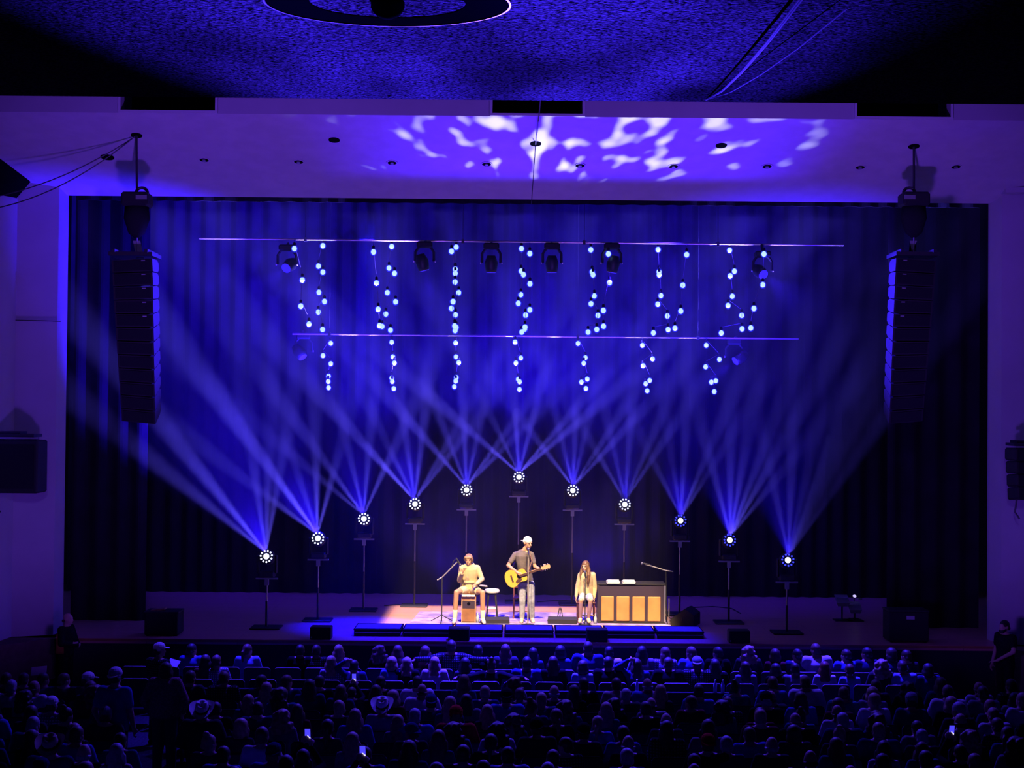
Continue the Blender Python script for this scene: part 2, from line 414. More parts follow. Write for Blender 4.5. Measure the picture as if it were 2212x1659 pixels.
    def skin(self, name, m, parent=None, voxel=.012, smooth=3, factor=.5):   # fuse the pieces into one continuous surface
        o = self.obj('tmp', m)
        r = o.modifiers.new('r', 'REMESH'); r.mode = 'VOXEL'; r.voxel_size = voxel; r.use_smooth_shade = True
        s = o.modifiers.new('s', 'SMOOTH'); s.iterations = smooth; s.factor = factor
        dg = bpy.context.evaluated_depsgraph_get()
        me = bpy.data.meshes.new_from_object(o.evaluated_get(dg))
        me.name = name
        if not me.materials: me.materials.append(m)
        for p in me.polygons: p.use_smooth = True
        old = o.data
        bpy.data.objects.remove(o); bpy.data.meshes.remove(old)
        n = bpy.data.objects.new(name, me); C.objects.link(n)
        if parent: n.parent = parent
        return n
def tag(o, label, cat, group=None):
    o['label'] = label; o['category'] = cat
    if group: o['group'] = group
    return o
def thing(name, label, cat, loc=(0, 0, 0), group=None, rz=0):
    o = bpy.data.objects.new(name, None); C.objects.link(o)
    o.empty_display_size = .1
    o.location = loc; o.rotation_euler = (0, 0, rz)
    return tag(o, label, cat, group)
def struct(o):
    o['kind'] = 'structure'
    return o
def dup(src, loc, rz=None, label=None, scale=None):
    c = src.copy(); C.objects.link(c); c.location = loc
    if rz is not None: c.rotation_euler = (0, 0, rz)
    if scale: c.scale = (scale,) * 3
    if label: c['label'] = label
    for ch in list(src.children):
        k = ch.copy(); C.objects.link(k); k.parent = c
        for g in list(ch.children):
            j = g.copy(); C.objects.link(j); j.parent = k
    return c
ORD = 'zeroth first second third fourth fifth sixth seventh eighth ninth tenth eleventh twelfth thirteenth fourteenth fifteenth sixteenth seventeenth eighteenth nineteenth twentieth twenty-first twenty-second twenty-third twenty-fourth twenty-fifth twenty-sixth twenty-seventh twenty-eighth twenty-ninth thirtieth thirty-first thirty-second thirty-third thirty-fourth thirty-fifth'.split()
def world(): bpy.context.view_layer.update()
# ------------------------------------------------------------------ the setting
PROS = 29.3                                   # depth of the proscenium
XL, XR = P(139, 900, PROS).x, P(2137, 900, PROS).x
LIPZ = P(1140, 431, PROS).z
SL = math.tan(R(15))
DF = 25.68                                    # depth of the port fascia
FZ = LIPZ + (PROS - DF) * SL
def ceil_pt(px, py):
    r = ray(px, py)
    t = (LIPZ + PROS * SL - CAMZ) / (r.z + SL * r.y)
    return Vector((0, 0, CAMZ)) + r * t
RK0, RKS = 24.4, .06                          # the seating rises gently from here towards the camera
def fz(D): return max(0.0, (RK0 - D) * RKS)
fl = MB(); fl.loft([[Vector((x, y, z)) for y, z in ((29, -.2), (29, 0), (RK0, 0), (2, fz(2)), (2, -.2))] for x in (-15, 15)]); struct(fl.obj('floor', M['floor']))
# stage deck, built up from boards with a dark face
STF = 28.54
sd = struct(MB().box((.3, (STF + 37) / 2, STAGE - .05), (25, 37 - STF, .1)).obj('stage_deck', M['stagewood']))
struct(MB().box((.3, (STF + 37) / 2 + .06, (STAGE - .1) / 2), (25, 37 - STF - .12, STAGE - .1)).obj('stage_front', mat('stage_face', (.05, .045, .07), .9)))
struct(MB().box((.3, STF - .012, STAGE - .03), (25, .02, .05)).obj('trim_1', M['panelwood']))
# ceiling over the stage front, sloping up to the ports
YB = 40
cl = MB()
w = 15
cl.add([(-w, PROS, LIPZ), (w, PROS, LIPZ), (w, DF, FZ), (-w, DF, FZ), (-w, PROS + .05, LIPZ + .06), (w, PROS + .05, LIPZ + .06), (w, DF + .1, FZ + .05), (-w, DF + .1, FZ + .05)],
       [(0, 1, 2, 3), (7, 6, 5, 4), (0, 4, 5, 1), (3, 2, 6, 7), (0, 3, 7, 4), (1, 5, 6, 2)])
struct(cl.obj('ceiling', M['plaster']))
# fascia with three lighting ports
FT = 13.2
ports = [(262, 466, 236), (1064, 1258, 251), (1850, 2052, 256)]
xs = [-w]
for a, b, c in ports: xs += [P(a, 230, DF).x, P(b, 230, DF).x]
xs.append(w)
fz0 = [P(a, c, DF).z for a, b, c in ports]
pz = sum(fz0) / 3 + .02
fb = MB()
for i in range(0, 8, 2): fb.box(((xs[i] + xs[i + 1]) / 2, DF + .1, (FZ + FT) / 2), (xs[i + 1] - xs[i], .2, FT - FZ))
for i in range(1, 7, 2): fb.box(((xs[i] + xs[i + 1]) / 2, DF + .1, (FZ + pz) / 2), (xs[i + 1] - xs[i], .2, pz - FZ))
struct(fb.obj('wall_fascia', M['panel']))
for k in range(3):
    a, b = xs[1 + 2 * k], xs[2 + 2 * k]
    t = MB()
    fwid = .045
    t.box(((a + b) / 2, DF - .03, pz - fwid / 2), (b - a + 2 * fwid, .06, fwid)); t.box((a - fwid / 2, DF - .03, (pz + FT) / 2), (fwid, .06, FT - pz)); t.box((b + fwid / 2, DF - .03, (pz + FT) / 2), (fwid, .06, FT - pz))
    struct(t.obj('trim_%d' % (2 + k), M['trim']))
    struct(MB().box(((a + b) / 2, DF + .75, (pz + FT) / 2), (b - a, .1, FT - pz)).obj('window_%d' % (1 + k), M['hole']))
# side walls: folded plaster panels either side of the opening
def wall(name, pts, z0, z1, m, thick=.1):
    b = MB()
    q = [Vector((x, y, 0)) for x, y in pts]
    off = Vector((0, thick, 0))
    poly = [Vector((p.x, p.y, z0)) for p in q] + [Vector((p.x, p.y, z0)) + off for p in reversed(q)]
    b.prism(poly, (0, 0, z1 - z0))
    return struct(b.obj(name, m))
def X(px, D): return P(px, 900, D).x
wall('wall_left', [(X(139, 29.3), 29.3), (X(121, 28.9), 28.9), (X(31, 28.6), 28.6), (X(-60, 26.9), 26.9), (X(-400, 26.0), 26.0)], STAGE, 10.6, M['panel'])
wall('wall_right', [(X(2137, 29.3), 29.3), (X(2163, 28.9), 28.9), (X(2260, 28.5), 28.5), (X(2600, 26.0), 26.0)], STAGE, 10.6, M['panel'])
# dark sloping soffits over the side boxes
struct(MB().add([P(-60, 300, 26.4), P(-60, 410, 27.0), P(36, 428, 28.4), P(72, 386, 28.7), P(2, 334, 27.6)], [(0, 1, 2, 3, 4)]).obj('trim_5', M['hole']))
sf = MB(); sf.prism([P(2163, 410, 28.8), P(2290, 402, 28.4), P(2290, 418, 28.4), P(2163, 420, 28.8)], (0, -.25, 0)); struct(sf.obj('trim_6', M['panel']))
# thin horizontal joints in the wall panels
struct(MB().box((X(78, 28.62), 28.66, P(78, 693, 28.7).z), (.86, .05, .012), Quaternion((0, 0, 1), R(20))).obj('trim_7', M['hole']))
# side aprons beside the stage
ap = MB(); ap.prism([(X(-200, 26), 26.2, .35), (X(128, 28.6), 28.5, .35), (X(128, 28.9), 29.1, .35), (X(-200, 29), 29.1, .35)], (0, 0, STAGE - .35)); struct(ap.obj('side_apron', M['apron']))
ap = MB(); ap.prism([(X(2150, 28.6), 28.5, .35), (X(2420, 26), 26.4, .35), (X(2420, 29), 29.1, .35), (X(2150, 29), 29.1, .35)], (0, 0, STAGE - .35)); struct(ap.obj('side_apron', M['apron']))
# soffit close overhead, sprayed with coarse coating
SD0, SD1 = 2.2, 8.4
def soff(D): return CAMZ + 1.56 + (D - 5.5) * .084
el, er = P(0, 202, SD1), P(2212, 226, SD1)
sfm = MB()
n = 10
zfar = soff(SD1)
sfm.add([(-6, SD1, zfar), (6, SD1, zfar), (6, SD0, soff(SD0)), (-6, SD0, soff(SD0)), (-6, SD1, zfar + .5), (6, SD1, zfar + .5), (6, SD0, soff(SD0) + .5), (-6, SD0, soff(SD0) + .5)],
        [(0, 1, 2, 3), (7, 6, 5, 4), (0, 4, 5, 1), (3, 2, 6, 7), (0, 3, 7, 4), (1, 5, 6, 2)])
struct(sfm.obj('ceiling_soffit', M['spray']))
struct(MB().box((.3, 33.4, 11.65), (24, 8.2, .2)).obj('ceiling_stage', M['blackm']))
# back of the stage: drapes
def drape(name, x0, x1, y, z0, z1, label, amp=.05, wave=.42, ph=0):
    nx = int((x1 - x0) / .05); b = MB(); v = []; f = []
    for i in range(nx + 1):
        x = x0 + (x1 - x0) * i / nx
        a = amp * math.sin(2 * math.pi * x / wave + ph + 1.3 * math.sin(x * 1.7))
        for z in (z0, z1): v.append((x, y + a, z))
        for z in (z0, z1): v.append((x, y + a + .03, z))
    for i in range(nx):
        k = i * 4
        f += [(k, k + 4, k + 5, k + 1), (k + 2, k + 3, k + 7, k + 6), (k + 1, k + 5, k + 7, k + 3), (k, k + 2, k + 6, k + 4)]
    f += [(0, 1, 3, 2), (nx * 4, nx * 4 + 2, nx * 4 + 3, nx * 4 + 1)]
    o = b.add(v, f).obj(name, M['drape'], smooth=False)
    return tag(o, label, 'curtain')
drape('stage_curtain', -11, 11.5, 35.7, STAGE, 11.56, 'wide black curtain across the back of the stage')
drape('side_curtain', XL - .3, X(318, 30.9), 30.9, STAGE, 11.56, 'black side curtain hanging at the left edge of the stage')
drape('side_curtain', X(1918, 30.9), XR + .3, 30.9, STAGE, 11.56, 'black side curtain hanging at the right edge of the stage')
drape('top_border_curtain', XL, XR, 29.95, P(1100, 440, 29.95)  .z, 11.56, 'black border curtain across the top of the stage opening', amp=.05)
# haze over the stage
hz = bpy.data.materials.new('haze'); hz.use_nodes = True
nt = hz.node_tree; hz.cycles.volume_sampling = 'EQUIANGULAR'; nt.nodes.remove(nt.nodes['Principled BSDF'])
vsn = nt.nodes.new('ShaderNodeVolumeScatter'); vsn.inputs['Color'].default_value = (.9, .9, 1, 1); vsn.inputs['Density'].default_value = .0155; vsn.inputs['Anisotropy'].default_value = .58
nt.links.new(vsn.outputs[0], nt.nodes['Material Output'].inputs['Volume'])
tc = nt.nodes.new('ShaderNodeTexCoord'); ns = nt.nodes.new('ShaderNodeTexNoise')          # the smoke drifts in soft clouds
ns.inputs['Scale'].default_value = .55; ns.inputs['Detail'].default_value = 3; ns.inputs['Distortion'].default_value = .6
mr = nt.nodes.new('ShaderNodeMapRange')
for k_, v_ in (('From Min', .3), ('From Max', .7), ('To Min', .004), ('To Max', .027)): mr.inputs[k_].default_value = v_
nt.links.new(tc.outputs['Object'], ns.inputs['Vector']); nt.links.new(ns.outputs['Fac'], mr.inputs['Value']); nt.links.new(mr.outputs[0], vsn.inputs['Density'])
hb = MB().box(((XL + XR) / 2, (28.95 + 35.5) / 2, (STAGE + .05 + 10.4) / 2), (XR - XL + .4, 35.5 - 28.95, 10.4 - STAGE - .05)).obj('stage_haze', hz)
hb['kind'] = 'stuff'; hb['label'] = 'thin blue lit haze filling the stage'
# ------------------------------------------------------------------ rigging and fixtures
def cable(name, pts, r, label, m='black', cat='cable', group=None):
    o = MB(pts[0]).tube([Vector(p) for p in pts], r, 6).obj(name, M[m]); o.location = Vector(pts[0])
    return tag(o, label, cat, group)
def sag(a, b, s): return [a.lerp(b, k / 12) - Vector((0, 0, s * 4 * (k / 12) * (1 - k / 12))) for k in range(13)]
# ceiling downlights and rigging holes
q_c = Vector((0, -SL, -1)).normalized(); cn = Vector((0, -math.sin(R(15)), -math.cos(R(15))))
DOWN = [(441, 345), (645, 349), (847, 351), (1051, 354), (1253, 357), (1455, 359), (1657, 359), (1858, 361), (2065, 360)]
for i, (px, py) in enumerate(DOWN):
    p = ceil_pt(px, py)
    t = thing('recessed_downlight', 'unlit round recessed downlight, %s from left in the long ceiling row' % ORD[i + 1], 'downlight', p, 'recessed downlights in the ceiling row')
    MB().ring((0, 0, 0), cn, .112, .088, .014, 28).obj('trim_ring', M['trim'], t)
    MB().lathe([(.088, .004), (.088, .006), (.02, .006), (.001, .006)], (0, 0, 0), cn).obj('reflector', M['hole'], t)
    MB().lathe([(.035, .006), (.035, .03), (.001, .034)], (0, 0, 0), cn, 14).obj('lamp', M['alu'], t)
HOLES = [(722, 302, 'left of the middle cable'), (1558, 314, 'right of the middle cable'), (1157, 310, 'where the middle cable passes through'),
         (295, 292, 'over the hoist at the left'), (1974, 316, 'over the hoist at the right'), (232, 339, 'beside the two slack cables at the left')]
for px, py, lb in HOLES:
    r = .13 if px == 232 else .105
    t = MB().lathe([(r, 0), (r, .012), (r * .9, .014), (.001, .014)], (0, 0, 0), cn).obj('rigging_hole', M['hole']); t.location = ceil_pt(px, py)
    tag(t, 'dark round ceiling opening ' + lb, 'ceiling opening')
h1, h2, hc, h3 = ceil_pt(295, 292), ceil_pt(1974, 316), ceil_pt(1157, 310), ceil_pt(232, 339)
cable('rigging_cable', [P(1169, 200, 25.6), P(1163, 262, 25.62), hc + Vector((0, 0, -.02))], .012, 'pale cable hanging from the soffit edge down to the middle ceiling opening', 'cord')
cable('rigging_cable', [hc, P(1148, 440, hc.y)], .008, 'thin dark cable hanging straight down below the middle ceiling opening')
cable('rigging_cable', sag(h1, P(-20, 452, 26.4), .22), .011, 'lower slack cable running from left hoist opening to side wall')
cable('rigging_cable', sag(h1 + Vector((0, .03, 0)), P(-20, 427, 26.4), .16), .011, 'upper slack cable running from left hoist opening to side wall')
e = P(1524, 216, SD1 - .05)
for (px, py), D, r, lb in [((1735, -6), 5.1, .006, 'pair of pale wires under the soffit, steeper strand'), ((1728, -4), 5.12, .004, 'thin pale wire beside the steep strand under the soffit'),
                           ((1830, 18), 5.3, .0035, 'thin pale wire under the soffit, shallower strand')]:
    f_ = P(px, py, D)
    mid = (e + f_) / 2 + Vector((0, 0, -.05))
    cable('soffit_wire', [e, e.lerp(mid, .5) - Vector((0, 0, .02)), mid, mid.lerp(f_, .5) - Vector((0, 0, .01)), f_], r, lb, 'cord', 'wire')
# round ceiling fixture in the soffit
fc = P(838, -36, 5.5); fc.z = soff(fc.y) - .003
sn = Vector((0, .084, -1)).normalized()
t = thing('ceiling_speaker', 'big round dark-rimmed ceiling fixture in the soffit overhead', 'ceiling fixture', fc)
MB().ring((0, 0, 0), sn, .47, .30, .007, 64).obj('rim', M['hole'], t)
MB().ring((0, 0, 0), sn, .476, .468, .011, 64).obj('edge_bead', M['black'], t)
MB().lathe([(.30, .002), (.30, .004), (.12, .003), (.001, .003)], (0, 0, 0), sn, 48).obj('baffle', M['spray'], t)
MB().ell(sn * .012, (.066, .066, .055)).obj('centre_dome', M['blackm'], t, True)
# loudspeaker arrays hung at both sides
def line_array(hole, pxs, side, label, n=12):
    D = hole.y
    t = thing('line_array', label, 'loudspeaker array', (P(pxs[0], 570, D).x, D, P(pxs[0], 430, D).z))
    O = t.location.copy()
    pts = []
    for k in range(n + 1):
        u = k / n; py = 562 + (900 - 562) * u
        p = P(pxs[0] + (pxs[1] - pxs[0]) * u, py, D - .25 + .85 * u ** 2.2)
        pts.append(p)
    for k in range(n):
        a, b = pts[k], pts[k + 1]
        d = (b - a).normalized(); q = Vector((0, 0, -1)).rotation_difference(d)
        h = (b - a).length * .95
        bx = MB(O); c = (a + b) / 2
        w_ = .74 - .12 * (k / n); dp = .46
        yf, yb = -dp / 2, dp / 2
        sec = []
        for x in (-w_ / 2, w_ / 2):
            sec.append([c + q @ Vector((x, y, z)) for y, z in ((yf, h / 2), (yb * .5, h / 2), (yb, h * .3), (yb, -h * .3), (yb * .5, -h / 2), (yf, -h / 2))])
        bx.loft(sec)
        sp = bx.obj('speaker_box', M['case'], t)
        g = MB(O); g.box(c + q @ Vector((0, yf - .008, 0)), (w_ * .9, .016, h * .8), q); g.obj('grille', M['blackm'], sp)
        if k < 5:
            g = MB(O); g.box(c + q @ Vector((side * -w_ * .28, yf - .02, h * .36)), (.07, .012, .018), q); g.obj('rigging_pin', M['alu'], sp)
    top = P(pxs[0], 552, D)
    fr = MB(O); fr.box(top, (.8, .7, .07)); fr.box(top + Vector((-.3, 0, .05)), (.06, .8, .06)); fr.box(top + Vector((.3, 0, .05)), (.06, .8, .06)); fr.obj('flying_frame', M['black'], t)
    return t
LA = line_array(h1, (292, 306), -1, 'tall curved black loudspeaker array hanging at the left of the stage')
RA = line_array(h2, (1972, 1950), 1, 'tall curved black loudspeaker array hanging at the right of the stage')
for hole, px, lb, sg in ((h1, 296, 'left', 1), (h2, 1974, 'right', -1)):
    D = hole.y
    cable('hoist_rod', [hole, P(px, 418, D)], .022, 'dark straight rod dropping from the ceiling to the %s hoist' % lb, 'black', 'rod')
    c = P(px, 432, D)
    t = thing('chain_hoist', 'dark motor hoist with chain bag above the %s loudspeaker array' % lb, 'hoist', c)
    MB().box((0, 0, 0), (.50, .45, .26), bev=.04).obj('motor_body', M['case'], t)
    MB().box((.14 * sg, -.24, .02), (.2, .02, .08)).obj('label_plate', M['alu'], t, False)
    pts = [Vector((.1 * sg, -.05, .12)) + Vector((.11 * math.cos(a) * sg, 0, .1 * math.sin(a))) for a in [math.pi - k * math.pi / 8 for k in range(9)]]
    MB().tube(pts, .028, 8).obj('cable_loop', M['black'], t)
    MB().sect([((0, 0, -.13), .22, .2), ((0, 0, -.35), .24, .21), ((0, 0, -.62), .15, .14), ((0, 0, -.70), .05, .05)]).obj('chain_bag', M['blackm'], t, True)
    MB().tube([(0, 0, -.5), P(px, 505, D) - c, P(px, 548, D) - c], .014, 6).obj('chain', M['alu'], t)
    MB().add([P(px - 9, 520, D) - c, P(px + 7 , 520, D) - c, P(px + 13 * sg + 2, 558, D) - c, P(px - 1, 558, D) - c, P(px - 9, 520, D + .1) - c, P(px + 7, 520, D + .1) - c, P(px + 13 * sg + 2, 558, D + .1) - c, P(px - 1, 558, D + .1) - c],
             [(0, 1, 2, 3), (7, 6, 5, 4), (0, 4, 5, 1), (1, 5, 6, 2), (2, 6, 7, 3), (3, 7, 4, 0)]).obj('lifting_sling', M['alu'], t)
# side loudspeakers on the walls
def side_box(x0, x1, y0, y1, D, label, n):
    a, b = P(x0, y0, D), P(x1, y1, D)
    c = Vector(((a.x + b.x) / 2, D + .3, a.z)); hh = a.z - b.z; ww = b.x - a.x
    t = thing('wall_loudspeaker', label, 'loudspeaker', c)
    z = -.10
    for k in range(n):
        h = (hh - .1) / n; bx = MB(); w0 = ww * (1 - .04 * k)
        bx.box((0, 0, z - h / 2), (w0, .6, h * .97), Quaternion((1, 0, 0), R(-2 * k)), bev=.03); o = bx.obj('speaker_box', M['case'], t)
        MB().box((0, -.31, z - h / 2), (w0 * .88, .02, h * .8), Quaternion((1, 0, 0), R(-2 * k))).obj('grille', M['blackm'], o)
        z -= h
    MB().box((-.04, 0, -.03), (ww * .9, .5, .06)).box((-.12, 0, .02), (ww * .55, .4, .06)).obj('hanging_frame', M['black'], t)
    MB().box((0, -.25, -.075), (ww * .96, .05, .03)).obj('edge_strip', M['alu'], t)
    MB().tube([(-ww * .3, .1, -hh), (-ww * .33, .12, -hh - .25), (-ww * .24, .1, -hh - .38)], .018, 6).obj('cable_tail', M['black'], t)
    MB().box((-ww * .1, .55, -.5), (.2, .55, .2)).obj('wall_bracket', M['black'], t)
side_box(-46, 80, 937, 1068, 27.6, 'black loudspeaker box on the left side wall', 1)
side_box(2193, 2290, 957, 1082, 27.6, 'stacked black loudspeakers on the right side wall', 4)
# pipes
def pipe(x0, y0, x1, y1, D, label, drops):
    a, b = P(x0, y0, D), P(x1, y1, D)
    c = (a + b) / 2
    t = thing('lighting_pipe', label, 'pipe', c)
    MB(c).tube([a, b], .020, 10).obj('pipe', M['rail'], t)
    for px in drops:
        u = (px - x0) / (x1 - x0); p = a.lerp(b, u); MB(c).tube([p + Vector((0, 0, .0)), Vector((p.x, p.y, 11.548))], .006, 6).obj('suspension_wire', M['black'], t)
        MB(c).box(p, (.06, .08, .09)).obj('clamp', M['black'], t)
    return t
UP, LO = 31.3, 34.5
UPA, LOA = (430, 515, 1822, 530, 31.3), (632, 721.5, 1725, 732, 34.5)
def pipe_z(A, px): return P(px, A[1] + (A[3] - A[1]) * (px - A[0]) / (A[2] - A[0]), A[4]).z - .01
pipe(430, 515, 1822, 530, UP, 'upper lighting pipe carrying the front row of hanging bulbs', (660, 1000, 1262, 1551))
pipe(632, 721.5, 1725, 732, LO, 'lower lighting pipe deeper on the stage', (712, 1248, 1508))
# hanging moving lights
def bolt_on(parent, mbs):
    for nm, mb, m in mbs: mb.obj(nm, M[m], parent)
LENSM = None
for i, (px, py, D, a, s) in enumerate(HUNG):
    p = P(px, py, D)
    d = Vector(a).normalized()
    upper = py < 700
    t = thing('hanging_moving_light', '%s blue moving light hanging from the %s pipe' % ((['leftmost', 'second', 'third', 'fourth', 'fifth', 'rightmost'][i] + (' from left' if 0 < i < 5 else '')) if upper else ('left-hand' if px < 1000 else 'right-hand'), 'upper' if upper else 'lower'), 'moving light', p)
    pz = P(px, 528 if upper else 727, UP if upper else LO).z - p.z - .03
    c = -d * .22
    MB().tube([c + Vector((0, 0, .0)) + d * -.16, c + d * .0, c + d * .12, c + d * .2], [.09, .145, .13, .115], 18).obj('head', M['black'], t, True)
    e1 = MB().lathe([(.108, .199), (.108, .206), (.09, .214), (.001, .217)], c, d, 22).obj('lens', M['lens'], t)
    ax = .2
    for sg in (-1, 1):
        MB().tube([(sg * ax, c.y, c.z), (sg * ax, c.y, c.z + .2), (sg * .13, c.y, c.z + .3)], .03, 8).obj('yoke_arm', M['black'], t)
        MB().lathe([(.025, 0), (.025, .02), (.001, .022)], (sg * (ax + .02), c.y, c.z), (sg, 0, 0), 10).obj('pivot_cap', M['alu'], t)
    MB().box((0, c.y, c.z + .36), (.34, .26, .13), bev=.03).obj('base', M['case'], t)
    MB().tube([(0, c.y, c.z + .4), (0, (UP if upper else LO) - p.y, max(pz, c.z + .45) + .02)], .03, 8).obj('hook_clamp', M['black'], t)
# strings of hanging bulbs: (crop pixel lists)
def c1(l): return [(420 + x / 3.072, 500 + y / 3.072) for x, y in l]
def c2(l): return [(1100 + x / 2.989, 500 + y / 2.989) for x, y in l]
NEAR = [c1([(663, 114), (716, 322), (706, 496), (760, 615)]), c1([(1188, 136), (1208, 342), (1219, 516), (1228, 625)]), c1([(1706, 132), (1730, 335), (1716, 466), (1705, 510), (1727, 627)]),
        c2([(133, 143), (134, 338), (133, 506), (106, 540), (102, 618)]), c2([(640, 145), (648, 330), (608, 510), (609, 612)]), c2([(1146, 150), (1121, 347), (1108, 514), (1070, 625)]), c2([(1645, 146), (1637, 344), (1580, 497), (1560, 623)])]
MID = [c1([(852, 95), (823, 230), (852, 270), (826, 404), (863, 465), (822, 535), (850, 651)]), c1([(1309, 100), (1291, 243), (1328, 278), (1280, 406), (1335, 467), (1270, 548), (1245, 630), (1301, 655)]),
       c1([(1737, 104), (1731, 250), (1731, 278), (1754, 406), (1732, 553), (1737, 637), (1730, 658)]), c2([(79, 111), (77, 256), (92, 279), (75, 408), (58, 464), (100, 630), (81, 650)]),
       c2([(527, 118), (535, 261), (541, 280), (549, 416), (528, 467), (573, 542), (565, 633), (509, 650)]), c2([(961, 117), (967, 261), (968, 280), (979, 414), (959, 470), (1021, 546), (1026, 634), (931, 655)]),
       c2([(1423, 121), (1454, 257), (1427, 287), (1440, 418), (1413, 478), (1501, 542), (1503, 629), (1369, 656)])]
FARS = [c1([(905, 742), (853, 824), (905, 878), (890, 960), (888, 996), (890, 1037)]), c1([(1309, 735), (1317, 832), (1327, 873), (1309, 973), (1313, 996), (1323, 1043)]), c1([(1733, 739), (1736, 832), (1754, 870), (1738, 969), (1734, 993), (1725, 1030)]),
        c2([(38, 714), (75, 817), (43, 849), (58, 954), (67, 971), (66, 1020)]), c2([(444, 723), (492, 815), (481, 851), (504, 953), (466, 973), (495, 1014)]), c2([(860, 735), (926, 823), (864, 867), (907, 962), (881, 983), (891, 1029)]),
        c2([(1272, 735), (1357, 826), (1268, 874), (1334, 964), (1305, 973), (1324, 1034)])]
bulb_me = socket_me = None
def bulb_string(pts, D, topz, label, grp, PD):
    global bulb_me, socket_me, halo_me
    r0 = P(pts[0][0], pts[0][1], PD)
    t = thing('bulb_string', label, 'string lights', (r0.x, PD, topz), grp)
    path = [Vector((r0.x, PD, topz))]
    last = r0
    for k, (px, py) in enumerate(pts):
        p = P(px, py, D + (.10 if k % 2 else -.10))
        if bulb_me is None:
            b = MB().ell((0, 0, 0), (.054, .054, .06), n=12, m=8).obj('bulb', M['bulb'], t, True); bulb_me = b.data
            MB().ell((0, 0, -.004), (.074, .074, .082), n=14, m=9).obj('glass_halo', M['halo'], b, True); s = MB().lathe([(.03, .07), (.03, .125), (.012, .14)], (0, 0, 0), (0, 0, 1), 10).obj('socket', M['blackm'], b); socket_me = s.data; halo_me = b.children[0].data if b.children[0].name.startswith('glass') else b.children[1].data  # the outer shell is the bulb's halo, made as weak blue glow
        else:
            b = bpy.data.objects.new('bulb', bulb_me); C.objects.link(b); b.parent = t
            for nm_, me_ in (('socket', socket_me), ('glass_halo', halo_me)):
                s = bpy.data.objects.new(nm_, me_); C.objects.link(s); s.parent = b
        b.location = p - t.location
        path.append(p + Vector((0, 0, .13)))
    MB(t.location).tube(path, .005, 5).obj('cord', M['cord'], t)
CO = ['leftmost', 'second from left', 'third from left', 'fourth from left', 'fifth from left', 'sixth from left', 'rightmost']
for k in range(7):
    bulb_string(NEAR[k], 30.95, pipe_z(UPA, NEAR[k][0][0]), 'front strand of large glowing bulbs in the %s upper cluster' % CO[k], 'front strands of bulbs', UP)
    bulb_string(MID[k], 31.75, pipe_z(UPA, MID[k][0][0]), 'rear strand of small glowing bulbs in the %s upper cluster' % CO[k], 'rear strands of bulbs', UP)
    bulb_string(FARS[k], LO, pipe_z(LOA, FARS[k][0][0]), '%s low string of glowing bulbs under the lower pipe' % CO[k], 'bulb strings under the lower pipe', LO)
# moving lights on stands
proto_stand = proto_led = None
for i, (px, py, D, fan) in enumerate(HEADS):
    p = P(px, py, D)
    pos = '%s from left' % ORD[i + 1] if 0 < i < 10 else ('leftmost' if i == 0 else 'rightmost')
    if i == 5: pos = 'middle and highest'
    ztop = p.z - .46
    t = thing('light_stand', 'slim black stand on a flat base under the %s moving light' % pos, 'light stand', (p.x, D, STAGE), 'stands of the moving lights')
    MB().box((0, 0, .02), (.62, .5, .04), bev=.012).obj('base_plate', M['black'], t)
    h = ztop - STAGE
    MB().tube([(0, 0, .03), (0, 0, h * .55)], .024, 10).obj('lower_pole', M['black'], t); MB().tube([(0, 0, h * .55), (0, 0, h)], .018, 10).obj('upper_pole', M['alu'], t)
    MB().box((0, 0, h + .01), (.46, .06, .03)).box((0, 0, h - .06), (.08, .08, .14)).obj('top_bar', M['alu'], t)
    hd = thing('moving_head_light', 'glowing ring-faced moving light, %s of the eleven on stands' % pos, 'moving light', (p.x, D, ztop + .03), 'moving lights on stands')
    hz_ = p.z - (ztop + .03)
    tilt = Quaternion((1, 0, 0), R(-12)); fd = tilt @ Vector((0, -1, 0)); cc = Vector((0, 0, hz_))
    MB().box((0, .03, .07), (.34, .24, .13), bev=.03).obj('base', M['black'], hd)
    for sg in (-1, 1):
        MB().box((sg * .06, -.02, .0), (.03, .06, .03)).obj('clamp', M['alu'], hd)
        MB().box((sg * .19, .03, hz_ * .5 + .06), (.05, .12, hz_ - .05), bev=.02).obj('yoke_arm', M['black'], hd)
    MB().tube([cc - fd * .22, cc - fd * .12, cc + fd * .04, cc + fd * .10], [.10, .155, .165, .158], 26).obj('head', M['black'], hd, True)
    bright = i < 8
    led = MB().lathe([(.062, 0), (.06, .012), (.001, .016)], cc + fd * .1, fd, 20).obj('centre_led', M['led'], hd)
    for k in range(11):
        a = 2 * math.pi * k / 11 + .2
        off = tilt @ Vector((math.cos(a) * .118, 0, math.sin(a) * .118))
        if k == 0:
            lm = MB().lathe([(.020, 0), (.018, .01), (.001, .012)], (0, 0, 0), fd, 10).obj('ring_led', M['led' if bright else 'leddim'], hd); lme = lm.data
        else:
            lm = bpy.data.objects.new('ring_led', lme); C.objects.link(lm); lm.parent = hd
        lm.location = cc + fd * .1 + off
